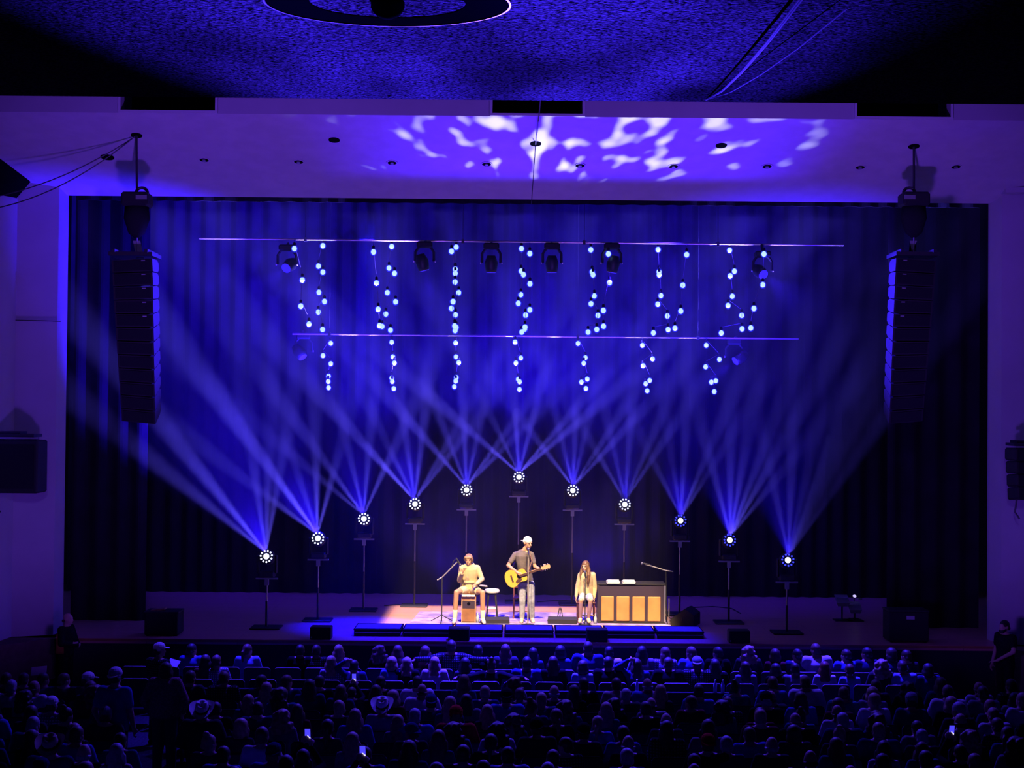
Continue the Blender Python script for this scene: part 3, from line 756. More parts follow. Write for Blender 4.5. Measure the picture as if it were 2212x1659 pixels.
# ------------------------------------------------------------------ people
def head(b, c, yaw=0.0, pitch=0.0, s=1.0, face=True):
    q = Quaternion((0, 0, 1), yaw) @ Quaternion((1, 0, 0), pitch)
    c = Vector(c)
    def t(x, y, z): return c + q @ (Vector((x, y, z)) * s)
    b.ell(t(0, .008, .02), (.076 * s, .095 * s, .098 * s), q)
    b.ell(t(0, -.022, -.062), (.056 * s, .066 * s, .062 * s), q)
    b.ell(t(0, -.055, -.03), (.058 * s, .042 * s, .07 * s), q)
    if face:
        b.cap(t(0, -.096, .012), .010 * s, t(0, -.118, -.026), .015 * s)
        b.ell(t(0, -.084, -.092), (.024 * s, .018 * s, .018 * s), q)
        b.cap(t(-.04, -.083, .03), .014 * s, t(.04, -.083, .03), .014 * s)
        b.cap(t(-.02, -.094, -.06), .010 * s, t(.02, -.094, -.06), .010 * s)
    for g in (-1, 1): b.ell(t(.078 * g, .012, -.012), (.014 * s, .024 * s, .034 * s), q, 8, 6)
    return q, t
def hand(b, w, d, n, curl=.6, side=1, s=1.0):
    d = Vector(d).normalized(); n = Vector(n); n = (n - d * n.dot(d)).normalized(); sd_ = d.cross(n) * side; w = Vector(w)
    for i, ln in enumerate((.074, .084, .078, .060)):
        o = (.030 - .020 * i) * s
        k0 = w + d * .085 * s + sd_ * o
        b.cap(w + d * .012 * s + sd_ * o * .6, .017 * s, k0, .012 * s, 8)
        p = k0; dd = d.copy(); rr = .0098 * s
        for j, fr in enumerate((.45, .32, .23)):
            dd = Quaternion(d.cross(n), curl * (1.0 - .08 * i)) @ dd
            p2 = p + dd * ln * fr * s
            b.cap(p, rr, p2, rr * .92, 8); p = p2; rr *= .92
    p = w + d * .025 * s + sd_ * .026 * s; td = (d * .7 + sd_ * .75 + n * .25).normalized()
    p2 = p + td * .042 * s; b.cap(p, .013 * s, p2, .0115 * s, 8)
    p3 = p2 + (td + n * curl * .8).normalized() * .034 * s; b.cap(p2, .0115 * s, p3, .0095 * s, 8)
def torso(b, hip, sh, g, grow=0.0, turn=0.0, wf=1.0, low=0.0):
    hip = Vector(hip); sh = Vector(sh)
    S = [(-low, .160, .115), (0, .165, .118), (.18, .158, .112), (.42, .145, .104), (.68, .168, .115), (.85, .172, .112), (.97, .145, .085), (1.05, .075, .06)]
    secs = []
    for u, w_, d_ in S:
        if u < 0 and low == 0: continue
        secs.append((hip.lerp(sh, u), (w_ * wf + grow) * g, (d_ + grow) * g, turn))
    b.sect(secs)
def figure(root, J, mt, g=1.0, sleeve='long', legs='long', vox=.012, face=True, hs=1.0, turn=0.0, low=.10, curl=(.6, .6), hd=None, loose=.02, nofeet=False, shorts=.8):
    """J: named joints; mt: materials skin/top/bottom/shoe. Builds body, clothing; returns head frame"""
    b = MB()
    hip, sh = Vector(J['hip']), Vector(J['sh'])
    torso(b, hip, sh, g, 0, turn)
    q, t = head(b, J['head'], J.get('yaw', 0), J.get('pitch', 0), hs, face)
    b.cap(sh - Vector((0, 0, .03)), .062 * g, t(0, .012, -.07), .052 * g)
    for k, sd_ in (('L', 1), ('R', -1)):
        s_, e_, w_ = Vector(J['s' + k]), Vector(J['e' + k]), Vector(J['w' + k])
        b.cap(sh.lerp(s_, .4), .06 * g, s_, .058 * g); b.cap(s_, .056 * g, e_, .043 * g); b.cap(e_, .044 * g, w_, .029 * g)
        hdv = J.get('h' + k)
        dv = Vector(hdv[0]) if hdv else (w_ - e_); nv = Vector(hdv[1]) if hdv else Vector((0, -.3, -1))
        hand(b, w_, dv, nv, curl[0 if k == 'L' else 1], (hdv[2] if hdv and len(hdv) > 2 else sd_), hs)
        h_, k_, a_ = Vector(J['p' + k]), Vector(J['k' + k]), Vector(J['a' + k])
        b.cap(h_, .085 * g, k_, .058 * g); b.cap(k_, .060 * g, a_.lerp(k_, .3), .052 * g); b.cap(a_.lerp(k_, .55), .054 * g, a_, .036 * g)
        f_ = Vector(J.get('f' + k, a_ + Vector((0, -.16, -.05))))
        b.cap(a_ - Vector((0, 0, .03)), .036, f_, .028)
    body = b.skin('body', mt['skin'], root, vox)
    c = MB()
    torso(c, hip, sh, g, loose, turn, 1.02, low)
    for k in 'LR':
        s_, e_, w_ = Vector(J['s' + k]), Vector(J['e' + k]), Vector(J['w' + k])
        c.cap(sh.lerp(s_, .45) - Vector((0, 0, .02)), .072 * g, s_, .072 * g)
        if sleeve == 'short':
            c.cap(s_, .072 * g, s_.lerp(e_, .62), .064 * g)
        else:
            c.cap(s_, .072 * g, e_, .06 * g); c.cap(e_, .060 * g, e_.lerp(w_, .96), .043 * g)
    c.skin('shirt', mt['top'], root, vox)
    if legs:
        c = MB()
        c.sect([(hip + Vector((0, 0, z)), (w_) * g, d_ * g, turn) for z, w_, d_ in ((-.10, .15, .11), (-.02, .185, .135), (.06, .18, .13), (.10, .168, .122))])
        for k in 'LR':
            h_, k_, a_ = Vector(J['p' + k]), Vector(J['k' + k]), Vector(J['a' + k])
            if legs == 'long':
                c.cap(h_, .105 * g, k_, .078 * g); c.cap(k_, .077 * g, a_.lerp(k_, .08), .062 * g)
            else:
                c.cap(h_, .108 * g, h_.lerp(k_, shorts), .09 * g)
        c.skin('trousers', mt['bottom'], root, vox)
    if not nofeet:
        for k in 'LR':
            a_ = Vector(J['a' + k]); f_ = Vector(J.get('f' + k, a_ + Vector((0, -.16, -.05))))
            c = MB(); hl = a_ + Vector((0, .03, -.045))
            c.cap(hl, .046, f_, .040); c.cap(a_ - Vector((0, 0, .02)), .048, a_.lerp(f_, .5), .042)
            c.skin('shoe', mt['shoe'], root, vox)
    return q, t
def eyes(root, t, s=1.0):
    for g in (-1, 1): MB().ell(t(.031 * g, -.088, .006), (.012 * s, .008 * s, .007 * s), None, 8, 6).obj('eye', M['eye'], root, True)
    MB().ell(t(0, -.104, -.062), (.022 * s, .008 * s, .007 * s), None, 10, 6).obj('lips', M['lip'], root, True)
# the singer with the guitar
D0 = 31.1
base = P(1140, 1343, D0); base.z = STAGE
def LP(px, py, dy=0.0, D=D0, org=None):
    return P(px, py, D + dy) - (base if org is None else org)
man = thing('person', 'standing guitarist in grey t-shirt, faded jeans and backwards white cap, singing', 'person', base)
J = dict(hip=LP(1135.5, 1256, .02), sh=LP(1129.5, 1191, .0), head=LP(1140, 1172.5, -.05), yaw=R(38), pitch=R(14),
         sR=LP(1113.5, 1198, .0), eR=LP(1097.5, 1221.5, -.02), wR=LP(1119, 1238, -.24), hR=((.85, -.1, -.55), (-.1, .9, .1), 1),
         sL=LP(1147.5, 1198, -.06), eL=LP(1155.5, 1224, -.10), wL=LP(1170.5, 1232, -.30), hL=((.55, .0, .75), (-.35, .9, .2), 1),
         pR=LP(1128, 1262), kR=LP(1128.5, 1299, -.03), aR=LP(1127.5, 1335, .02), fR=LP(1126, 1340, -.17),
         pL=LP(1145.5, 1262), kL=LP(1148, 1299, -.03), aL=LP(1149.5, 1335, .04), fL=LP(1152, 1340, -.16))
for k in 'RL':
    J['a' + k].z = .085; J['f' + k].z = .04
q, t = figure(man, J, dict(skin=M['skin'], top=M['tee'], bottom=M['jeans'], shoe=M['shoe']), .93, 'short', 'long', .0075, True, 1.0, R(18), .04, (.55, .9))
eyes(man, t)
c = MB(); c.ell(t(0, .012, .052), (.090, .110, .088), q); c.cap(t(-.05, .05, .02), .045, t(.05, .05, .02), .045)
cp = c.skin('cap', M['capwhite'], man, .009)
c = MB(); pts = [t(.08 * math.sin(a), .09 + .115 * math.cos(a), .012 - .035 * math.cos(a)) for a in [R(-90 + 18 * k) for k in range(11)]]
c.prism(pts, q @ Vector((0, 0, .012))); c.obj('cap_brim', M['capwhite'], cp)
# belt line
# guitar
gc = P(1116.5, 1246, D0 - .17)
gt = thing('acoustic_guitar', 'yellow topped acoustic guitar held by the standing singer', 'guitar', gc)
ga = (P(1197, 1220.5, D0 - .34) - P(1116.5, 1248, D0 - .17)).normalized()
gn = Vector((0.12, -1, 0.10)); gn = (gn - ga * gn.dot(ga)).normalized(); gs = gn.cross(ga)
def outline(sc_=1.0, n=48):
    pr = [(-.262, 0), (-.25, .09), (-.21, .16), (-.13, .202), (-.05, .182), (.03, .132), (.09, .125), (.15, .143), (.20, .135), (.235, .09), (.245, 0)]
    pts = []
    import bisect
    up_ = []
    for k in range(len(pr) - 1):
        for j in range(3):
            u = j / 3; a0, w0 = pr[k]; a1, w1 = pr[k + 1]
            up_.append((a0 + (a1 - a0) * u, w0 + (w1 - w0) * u))
    up_.append(pr[-1])
    for _ in range(2):
        up_ = [up_[0]] + [((up_[i - 1][0] + 2 * up_[i][0] + up_[i + 1][0]) / 4, (up_[i - 1][1] + 2 * up_[i][1] + up_[i + 1][1]) / 4) for i in range(1, len(up_) - 1)] + [up_[-1]]
    full = up_ + [(a, -w_) for a, w_ in reversed(up_[1:-1])]
    return [ga * a * sc_ + gs * w_ * sc_ for a, w_ in full]
MB().prism([p - gn * .05 for p in outline()], gn * .095).obj('body', M['rosewood'], gt)
MB().prism([p + gn * .045 for p in outline(.985)], gn * .008).obj('soundboard', M['guitar'], gt)
MB().lathe([(.048, .053), (.048, .056), (.001, .056)], ga * .07, gn, 24).obj('sound_hole', M['hole'], gt)
MB().ring(ga * .07 + gn * .053, gn, .058, .05, .004, 30).obj('rosette', M['rosewood'], gt)
pgp = [ga * a + gs * s_ + gn * .0535 for a, s_ in ((.10, -.055), (.03, -.05), (-.02, -.062), (-.05, -.10), (-.02, -.135), (.05, -.125), (.10, -.09))]
MB().prism(pgp, gn * .004).obj('pickguard', M['rosewood'], gt)
MB().box(ga * -.10 + gn * .06, (.03, .15, .016), Matrix((ga, gs, gn)).transposed().to_quaternion()).obj('bridge', M['rosewood'], gt)
qg = Matrix((ga, gs, gn)).transposed().to_quaternion()
MB().box(ga * .385 + gn * .055, (.43, .052, .032), qg, .008).obj('neck', M['maple'], gt)
MB().box(ga * .33 + gn * .075, (.50, .046, .008), qg).obj('fretboard', M['rosewood'], gt)
hp = [ga * a + gs * s_ + gn * .045 for a, s_ in ((.59, -.03), (.63, -.038), (.77, -.042), (.785, 0), (.77, .042), (.63, .038), (.59, .03))]
hk = MB().prism(hp, gn * .02).obj('headstock', M['maple'], gt)
for k in range(6):
    MB().ell(ga * (.65 + .045 * (k % 3)) + gs * (.055 if k < 3 else -.055) + gn * .05, (.012, .012, .012), None, 8, 6).obj('tuning_peg', M['alu'], hk)
MB().tube([ga * -.262 + gn * .0, LP(1112, 1215, .14) + base - gc, LP(1128, 1186, .10) + base - gc, LP(1143, 1188, -.07) + base - gc, LP(1149, 1212, -.16) + base - gc, ga * .27 + gn * .02 + gs * .02], .017, 8).obj('shoulder_strap', M['strap'], gt)
# microphones and stands
def mic_at(p, d, label):
    t = thing('microphone', label, 'microphone', p); d = Vector(d).normalized()
    MB().ell(d * .012, (.028, .028, .03)).obj('grille_ball', M['mic'], t, True)
    MB().tube([-d * .015, -d * .05, -d * .17], [.022, .019, .012], 12).obj('handle', M['black'], t)
def straight_stand(p0, ptop, label, m='rail', r=.013):
    t = thing('microphone_stand', label, 'microphone stand', p0)
    MB().lathe([(.14, 0), (.14, .015), (.03, .035), (.001, .036)], (0, 0, 0)).obj('round_base', M['black'], t)
    top = ptop - p0; top = Vector((0, 0, top.z))
    MB().tube([(0, 0, .03), top * .55], r * 1.25, 10).obj('lower_tube', M[m], t); MB().tube([top * .55, top], r, 10).obj('upper_tube', M[m], t)
    MB().tube([top - Vector((0, 0, .04)), top + Vector((0, .0, .04))], .02, 10).obj('clip', M['black'], t)
mp = P(1141.5, 1187, D0 - .30)
straight_stand(Vector((mp.x, mp.y - .05, STAGE)), mp - Vector((0, 0, .05)), 'straight microphone stand with pale tube in front of the guitarist')
mic_at(mp, (0, .75, .45), 'microphone at the mouth of the standing guitarist')
# the girl on a chair
base2 = P(1264, 1343, D0 - .02); base2.z = STAGE
def GP(px, py, dy=0.0): return P(px, py, D0 - .02 + dy) - base2
girl = thing('person', 'girl with long brown hair in cream sweater sitting on a dark chair, singing', 'person', base2)
J = dict(hip=GP(1266, 1285, .05), sh=GP(1266, 1237.5, .03), head=GP(1264.5, 1223.5, -.02), yaw=R(-26), pitch=R(4),
         sR=GP(1253.5, 1241.5, .03), eR=GP(1247, 1269, .06), wR=GP(1244.5, 1289, .02), sL=GP(1281.5, 1241.5, .03), eL=GP(1285.5, 1269, .06), wL=GP(1284, 1290, .02),
         hR=((-.1, -.3, -1), (1, 0, 0), 1), hL=((0, -.3, -1), (-1, 0, 0), -1),
         pR=GP(1260, 1287, .02), kR=GP(1255, 1297, -.36), aR=GP(1253.5, 1331, -.20), fR=GP(1252.5, 1335, -.36), pL=GP(1272, 1287, .02), kL=GP(1276, 1297, -.36), aL=GP(1271, 1331, -.20), fL=GP(1273, 1335, -.36))
for k in 'RL': J['a' + k].z = .13; J['f' + k].z = .085
q, t = figure(girl, J, dict(skin=M['skinpale'], top=M['knit'], bottom=M['skirt'], shoe=M['shoe']), .80, 'long', 'shorts', .0075, True, .88, 0, .02, (.3, .3), loose=.03)
eyes(girl, t, .88)
for k in 'RL':
    a_, k_ = J['a' + k], J['k' + k]
    b = MB(); b.cap(k_.lerp(a_, .1), .050, a_.lerp(k_, .45), .047); b.cap(a_.lerp(k_, .5), .047, a_, .035); b.skin('stocking', M['tights'], girl, .009)
h = MB(); h.ell(t(0, .022, .035), (.084, .098, .10), q); h.ell(t(0, .055, -.06), (.085, .05, .10), q)
h.tube([t(-.06, -.02, .03), t(-.088, .0, -.06), t(-.10, -.05, -.2), t(-.09, -.09, -.34)], [.03, .04, .04, .012], 10)
h.tube([t(.06, -.03, .05), t(.09, -.01, -.06), t(.11, -.06, -.2), t(.10, -.10, -.38), t(.095, -.1, -.45)], [.03, .045, .045, .03, .01], 10)
h.skin('hair', M['hairbrown'], girl, .010)
MB().box(J['hip'] + Vector((.05, -.125, .03)), (.13, .02, .022)).obj('belt', M['hole'], girl)
def chair(px, py, D, w_, sz, bz, label, m, flip=False):
    p = P(px, py, D); p.z = STAGE
    t = thing('wooden_chair', label, 'chair', p)
    d_ = w_ * .95
    MB().box((0, 0, sz), (w_, d_, .035), bev=.012).obj('seat', M[m], t)
    sgn = 1 if not flip else -1
    for sx in (-1, 1):
        MB().tube([(sx * (w_ / 2 - .02), -sgn * (d_ / 2 - .03), 0), (sx * (w_ / 2 - .03), -sgn * (d_ / 2 - .04), sz - .01)], [.016, .02], 8).obj('leg', M[m], t)
        MB().tube([(sx * (w_ / 2 - .02), sgn * (d_ / 2), 0), (sx * (w_ / 2 - .025), sgn * (d_ / 2 - .03), sz), (sx * (w_ / 2 - .025), sgn * (d_ / 2 + .05), bz)], [.017, .021, .016], 8).obj('leg', M[m], t)
        MB().tube([(sx * (w_ / 2 - .025), -d_ / 2 + .04, sz * .45), (sx * (w_ / 2 - .025), d_ / 2 - .02, sz * .45)], .011, 6).obj('stretcher', M[m], t)
    for z in ([bz - .05, (bz + sz) / 2 + .02] if bz > sz + .1 else []):
        MB().box((0, sgn * (d_ / 2 + .03), z), (w_ - .03, .022, .075), bev=.008).obj('back_rail', M[m], t)
    MB().tube([(-w_ / 2 + .03, -sgn * (d_ / 2 - .035), sz * .38), (w_ / 2 - .03, -sgn * (d_ / 2 - .035), sz * .38)], .011, 6).obj('stretcher', M[m], t)
    return t
chair(1265.5, 1343, D0 + .12, .40, .44, .44, 'dark red wooden seat under the girl in the cream sweater', 'darkwood')
chair(1126, 1337, D0 + .62, .38, .47, .84, 'reddish wooden ladder-back chair right behind the standing guitarist', 'chairwood')
p0 = P(1265, 1343, D0 - .50); p0.z = STAGE
gm = P(1264, 1236, D0 - .28)
straight_stand(Vector((gm.x, gm.y - .10, STAGE)), gm - Vector((0, 0, .04)), 'thin dark microphone stand in front of the seated girl', 'black', .009)
mic_at(gm, (-.1, .7, .55), 'microphone at the mouth of the seated girl')
# the drummer on a box drum
base3 = P(1013, 1343, D0); base3.z = STAGE
def BP(px, py, dy=0.0): return P(px, py, D0 + dy) - base3
boy = thing('person', 'young man in cream hoodie and shorts sitting on a wooden box drum', 'person', base3)
J = dict(hip=BP(1013.5, 1271, .10), sh=BP(1014, 1222.5, .05), head=BP(1012.5, 1209.5, .0), yaw=R(-8), pitch=R(3),
         sR=BP(998, 1227, .05), eR=BP(993, 1254, .0), wR=BP(998.5, 1238.5, -.26), hR=((.35, -.2, .8), (.8, 0, -.3), 1),
         sL=BP(1031, 1227, .05), eL=BP(1041, 1251, .02), wL=BP(1030, 1261, -.22), hL=((-.75, -.4, -.35), (-.2, 0, -1), -1),
         pR=BP(1006, 1274, .05), kR=BP(986, 1279, -.36), aR=BP(982.5, 1330, -.30), fR=BP(980, 1336, -.46), pL=BP(1021, 1274, .05), kL=BP(1042.5, 1280, -.36), aL=BP(1043, 1330, -.30), fL=BP(1046, 1336, -.46))
for k in 'RL': J['a' + k].z = .12; J['f' + k].z = .06
q, t = figure(boy, J, dict(skin=M['skin'], top=M['cream'], bottom=M['shorts'], shoe=M['white']), .96, 'long', 'shorts', .0075, True, .98, 0, .03, (.7, .5), loose=.04, shorts=.5)
eyes(boy, t, .98)
for k in 'RL':
    a_, k_ = J['a' + k], J['k' + k]
    b = MB(); b.cap(a_.lerp(k_, .30), .056, a_, .05); b.skin('sock', M['sock'], boy, .009)
h = MB(); h.ell(t(0, .018, .045), (.090, .108, .092), q); h.cap(t(-.06, -.07, .06), .035, t(.06, -.07, .06), .035); h.cap(t(-.085, .0, .0), .022, t(-.08, -.04, .03), .03); h.cap(t(.085, .0, .0), .022, t(.08, -.04, .03), .03); h.cap(t(-.05, .07, -.03), .045, t(.05, .07, -.03), .045)
h.skin('hair', M['hairblond'], boy, .010)
h = MB()
hc_ = J['sh'] + Vector((0, .03, -.01))
h.tube([hc_ + Vector((.088 * math.cos(a), .085 * math.sin(a) - .02, .03 + .028 * math.sin(a))) for a in [2 * math.pi * k / 16 for k in range(17)]], .034, 8); h.skin('hood', M['cream'], boy, .010)
h = MB(); h.cap(J['hip'] + Vector((-.09, -.155, .15)), .03, J['hip'] + Vector((.09, -.155, .15)), .03); h.skin('front_pocket', M['cream'], boy, .01)
# cajon
pc_ = Vector((base3.x - .005, D0 - .02, STAGE))
t = thing('box_drum', 'tall wooden box drum under the young man in the hoodie', 'drum', pc_)
wz = .60
MB().box((-.145, 0, wz / 2), (.022, .34, wz)).obj('side_panel', M['cajonside'], t); MB().box((.145, 0, wz / 2), (.022, .34, wz)).obj('side_panel', M['cajonside'], t)
MB().box((0, 0, wz - .012), (.312, .34, .024)).obj('top_panel', M['cajonside'], t); MB().box((0, 0, .02), (.27, .33, .04)).obj('bottom_panel', M['cajonside'], t)
MB().box((0, .15, wz / 2), (.27, .02, wz - .05)).obj('back_panel', M['cajonface'], t)
MB().box((0, -.155, .17), (.268, .02, .29)).obj('lower_front_panel', M['cajonface'], t)
f = MB().box((0, -.155, .40), (.268, .02, .165)).obj('upper_front_panel', M['pianobody'], t)
MB().lathe([(.035, 0), (.033, .006), (.001, .007)], (0, -.166, .42), (0, -1, 0)).obj('sound_hole', M['hole'], f)
MB().box((0, -.16, .525), (.268, .02, .075)).obj('front_rail', M['cajonside'], t)
t2 = thing('shaker_roll', 'row of three white rolls along front edge of the box drum', 'shaker', pc_ + Vector((0, -.2, wz - .005)))
for k in range(3): MB().tube([(-.145 + k * .098, 0, 0), (-.055 + k * .098, 0, 0)], .026, 12).obj('roll', M['white'], t2)
t2 = thing('hand_shaker', 'small brown egg shaker in the raised hand of the young man', 'shaker', base3 + J['wR'] + Vector((.055, -.045, .10)))
MB().ell((0, 0, 0), (.038, .02, .018)).obj('shell', M['rosewood'], t2, True)
tr = P(1044, 1265.5, D0 - .1)
t = thing('percussion_pad', 'small blue grey percussion tray beside the young man in the hoodie', 'percussion', tr)
MB().box((0, 0, 0), (.18, .14, .03), Quaternion((0, 1, 0), R(8)), .01).obj('tray', M['riser'], t); MB().tube([(.0, 0, -.01), (-.02, .05, -(tr.z - STAGE) + .01)], .012, 8).obj('stand_tube', M['black'], t)
MB().lathe([(.12, 0), (.12, .012), (.001, .014)], (-.02, .05, -(tr.z - STAGE))).obj('foot_plate', M['black'], t)
for px, py, m_, lb, r_ in ((1031.5, 1341, 'bottle', 'clear water bottle on the rug beside the box drum', .034), (1286, 1341, 'bottle', 'clear water bottle standing beside the girl and the piano', .034)):
    p = P(px, py, D0 - .15); p.z = STAGE
    t = thing('water_bottle', lb, 'bottle', p); MB().lathe([(r_, 0), (r_, .13), (.014, .19), (.014, .2)], (0, 0, 0)).obj('bottle', M['bottle'], t, True); MB().lathe([(.016, .2), (.016, .225), (.001, .226)], (0, 0, 0)).obj('lid', M['white'], t)
# boom microphone stands
def tripod(t, r=.28):
    for k in range(3):
        a = 2 * math.pi * k / 3 + .5
        MB().tube([(0, 0, .16), (r * math.cos(a), r * math.sin(a), .012)], .010, 6).obj('leg', M['black'], t)
b0 = P(954, 1343, D0 - .1); b0.z = STAGE
t = thing('microphone_stand', 'boom microphone stand left of the young man on the box drum', 'microphone stand', b0)
pv = P(955, 1247, D0 - .1) - b0
MB().tube([(0, 0, .03), (pv.x, pv.y, pv.z)], .013, 8).obj('upright_tube', M['black'], t); tripod(t)
MB().tube([P(944.5, 1253, D0 - .1) - b0, pv, P(988, 1213.5, D0 - .12) - b0], .014, 8).obj('boom_arm', M['alu'], t)
MB().tube([P(975, 1225, D0 - .12) - b0, P(981, 1210, D0 - .14) - b0, P(986, 1206, D0 - .14) - b0, P(989, 1210, D0 - .13) - b0], .007, 6).obj('cable', M['black'], t)
mic_at(P(993.5, 1219, D0 - .14), (.5, .1, -.85), 'microphone on the boom beside the head of the young man')
b0 = P(1440, 1340, D0 + .15); b0.z = STAGE
t = thing('microphone_stand', 'boom microphone stand at the right end of the piano', 'microphone stand', b0)
pv = P(1438.5, 1232.5, D0 + .15) - b0
MB().tube([(0, 0, .03), pv], .012, 8).obj('upright_tube', M['black'], t); tripod(t, .2)
MB().tube([P(1454, 1234.5, D0 + .15) - b0, pv, P(1393, 1218.5, D0 + .12) - b0], .014, 8).obj('boom_arm', M['alu'], t)
mic_at(P(1388, 1217, D0 + .12), (-1, 0, .15), 'blue lit microphone on the boom over the piano')
b0 = P(1445, 1342, D0 - .1); b0.z = STAGE
t = thing('cable_post', 'thin upright post standing beside the right end of the piano', 'post', b0)
MB().tube([(0, 0, 0), (0, 0, .56)], .012, 8).obj('tube', M['alu'], t); MB().lathe([(.09, 0), (.09, .012), (.001, .014)], (0, 0, 0)).obj('foot_plate', M['black'], t)
# stool
p = P(1062.5, 1332, D0 + .35); p.z = STAGE
t = thing('bar_stool', 'black wooden stool with white seat right of the young man', 'stool', p)
MB().lathe([(.155, .60), (.165, .62), (.165, .65), (.15, .668), (.001, .67)], (0, 0, 0)).obj('seat', M['white'], t)
for k in range(4):
    a = math.pi / 4 + k * math.pi / 2; MB().tube([(.17 * math.cos(a), .17 * math.sin(a), 0), (.10 * math.cos(a), .10 * math.sin(a), .61)], [.018, .02], 8).obj('leg', M['black'], t)
for k in range(4):
    a = math.pi / 4 + k * math.pi / 2; b_ = a + math.pi / 2; z = .26 + .04 * (k % 2); r_ = .17 - .07 * z / .61
    MB().tube([(r_ * math.cos(a), r_ * math.sin(a), z), (r_ * math.cos(b_), r_ * math.sin(b_), z)], .012, 6).obj('stretcher', M['alu'], t)
# guitar stand
p = P(1210, 1334, D0 + .2); p.z = STAGE
t = thing('guitar_stand', 'small empty A-frame guitar stand between the guitarist and the girl', 'guitar stand', p)
for sx in (-1, 1):
    MB().tube([(sx * .075, 0, 0), (sx * .02, .02, .27)], .010, 8).obj('leg', M['black'], t); MB().tube([(sx * .06, 0, .05), (sx * .06, -.12, .07), (sx * .06, -.13, .1)], .009, 6).obj('cradle_arm', M['black'], t)
MB().tube([(0, .2, 0), (0, .02, .27)], .010, 8).obj('rear_leg', M['black'], t); MB().ell((0, .02, .275), (.032, .025, .02)).obj('hinge', M['black'], t, True)
# piano shell
pz0 = P(1290.5, 1343, D0 - .05); pz1 = P(1437, 1343, D0 - .05)
pw = pz1.x - pz0.x; ptop = (P(1290, 1258.5, D0 - .05).z + P(1437, 1262.5, D0 - .05).z) / 2 - STAGE
po = Vector(((pz0.x + pz1.x) / 2, D0 + .2, STAGE))
t = thing('upright_piano', 'low black piano with four tan wooden panels on its back', 'piano', po)
MB().box((0, 0, ptop / 2 - .01), (pw, .50, ptop - .06), bev=.015).obj('case', M['pianobody'], t)
MB().box((0, 0, ptop - .02), (pw + .02, .54, .035), bev=.008).obj('lid', M['case'], t)
for sx in (-1, 1): MB().box((sx * (pw / 2 - .012), -.262, ptop / 2), (.03, .02, ptop - .07)).obj('corner_post', M['alu'], t) if sx > 0 else MB().box((sx * (pw / 2 - .012), -.262, ptop / 2), (.03, .02, ptop - .07)).obj('corner_post', M['pianobody'], t)
MB().box((0, -.262, .02), (pw, .025, .04)).obj('plinth', M['case'], t)
pxs = [(1298.8, 1326), (1332, 1359.7), (1366, 1393.2), (1399.5, 1427)]
for k, (a, b_) in enumerate(pxs):
    xa, xb = P(a, 1310, D0 - .06).x - po.x, P(b_, 1310, D0 - .06).x - po.x
    za, zb = .055, .055 + .535
    MB().box(((xa + xb) / 2, -.258, (za + zb) / 2), (xb - xa, .03, zb - za), bev=.02).obj('wood_panel', M['panelwood'], t)
for a, lb in ((1323.5, 'left white folder lying on the black piano lid'), (1357, 'right white folder lying on the black piano lid')):
    p = Vector((P(a, 1258, D0 + .1).x, D0 + .05, STAGE + ptop))
    t = thing('white_folder', lb, 'folder', p)
    MB().box((0, 0, .008), (.27, .30, .015)).obj('cover', M['white'], t); MB().box((.004, 0, .028), (.262, .29, .026), Quaternion((0, 0, 1), .06)).obj('pages', M['paper'], t)
    MB().box((.01, .01, .048), (.25, .28, .012), Quaternion((0, 0, 1), -.05)).obj('cover', M['white'], t)
# monitor wedges
def wedge(px, py, D, w_, label, rz=0, s=1.0):
    p = P(px, py, D); p.z = STAGE
    t = thing('monitor_wedge', label, 'stage monitor', p, None, rz)
    prof = [(-.2, 0), (.2, 0), (.22, .1), (-.05, .30), (-.2, .2)]
    bx = MB(); bx.loft([[Vector((x, y * s, z * s)) for y, z in prof] for x in (-w_ / 2, w_ / 2)]); bx.obj('cabinet', M['case'], t)
    g = MB(); a, b_ = Vector((0, .22, .1)) * s, Vector((0, -.05, .30)) * s; n_ = Vector((0, .2, .27)).normalized()
    mid = (a + b_) / 2 + n_ * .006; g.box(mid, (w_ * .92, .30 * s, .012), Quaternion((1, 0, 0), math.atan2(.2, -.27))); g.obj('grille', M['blackm'], t)
    MB().tube([(-w_ / 2 - .005, 0, .1 * s), (-w_ / 2 - .005, 0, .16 * s)], .012, 6).obj('handle', M['black'], t)
    return t
wedge(1070, 1340, D0 - .18, .60, 'black floor monitor left of the guitarist in front of the stool', R(4), .48)
wedge(1215, 1340, D0 - .15, .62, 'black floor monitor between the guitarist and the girl', R(-6), .52)
wedge(1481, 1336, D0 - .1, .62, 'large black floor monitor at the right of the piano', R(70), 1.25)
# rug and small floor things
rg = MB(); a0, a1, a2, a3 = G(884, 1349, STAGE), G(1452, 1352, STAGE), G(1428, 1325, STAGE), G(906, 1322, STAGE)
rg.prism([a0, a1, a2, a3], (0, 0, .012)); tag(rg.obj('rug', M['rug']), 'pale lavender patterned rug under the three performers', 'rug')
for px, py, w_, d_, lb in ((1022, 1344.5, .30, .2, 'white sheet of paper on the rug in front of the box drum'), (1262, 1345, .34, .2, 'white sheet of paper on the rug in front of the girl'), (1308, 1346, .5, .16, 'long white sheet of paper in front of the piano')):
    p = G(px, py - 2, STAGE); o = MB().box((0, 0, 0), (w_, d_, .004)).obj('paper_sheet', M['paper']); o.location = (p.x, p.y, STAGE + .015); tag(o, lb, 'paper')
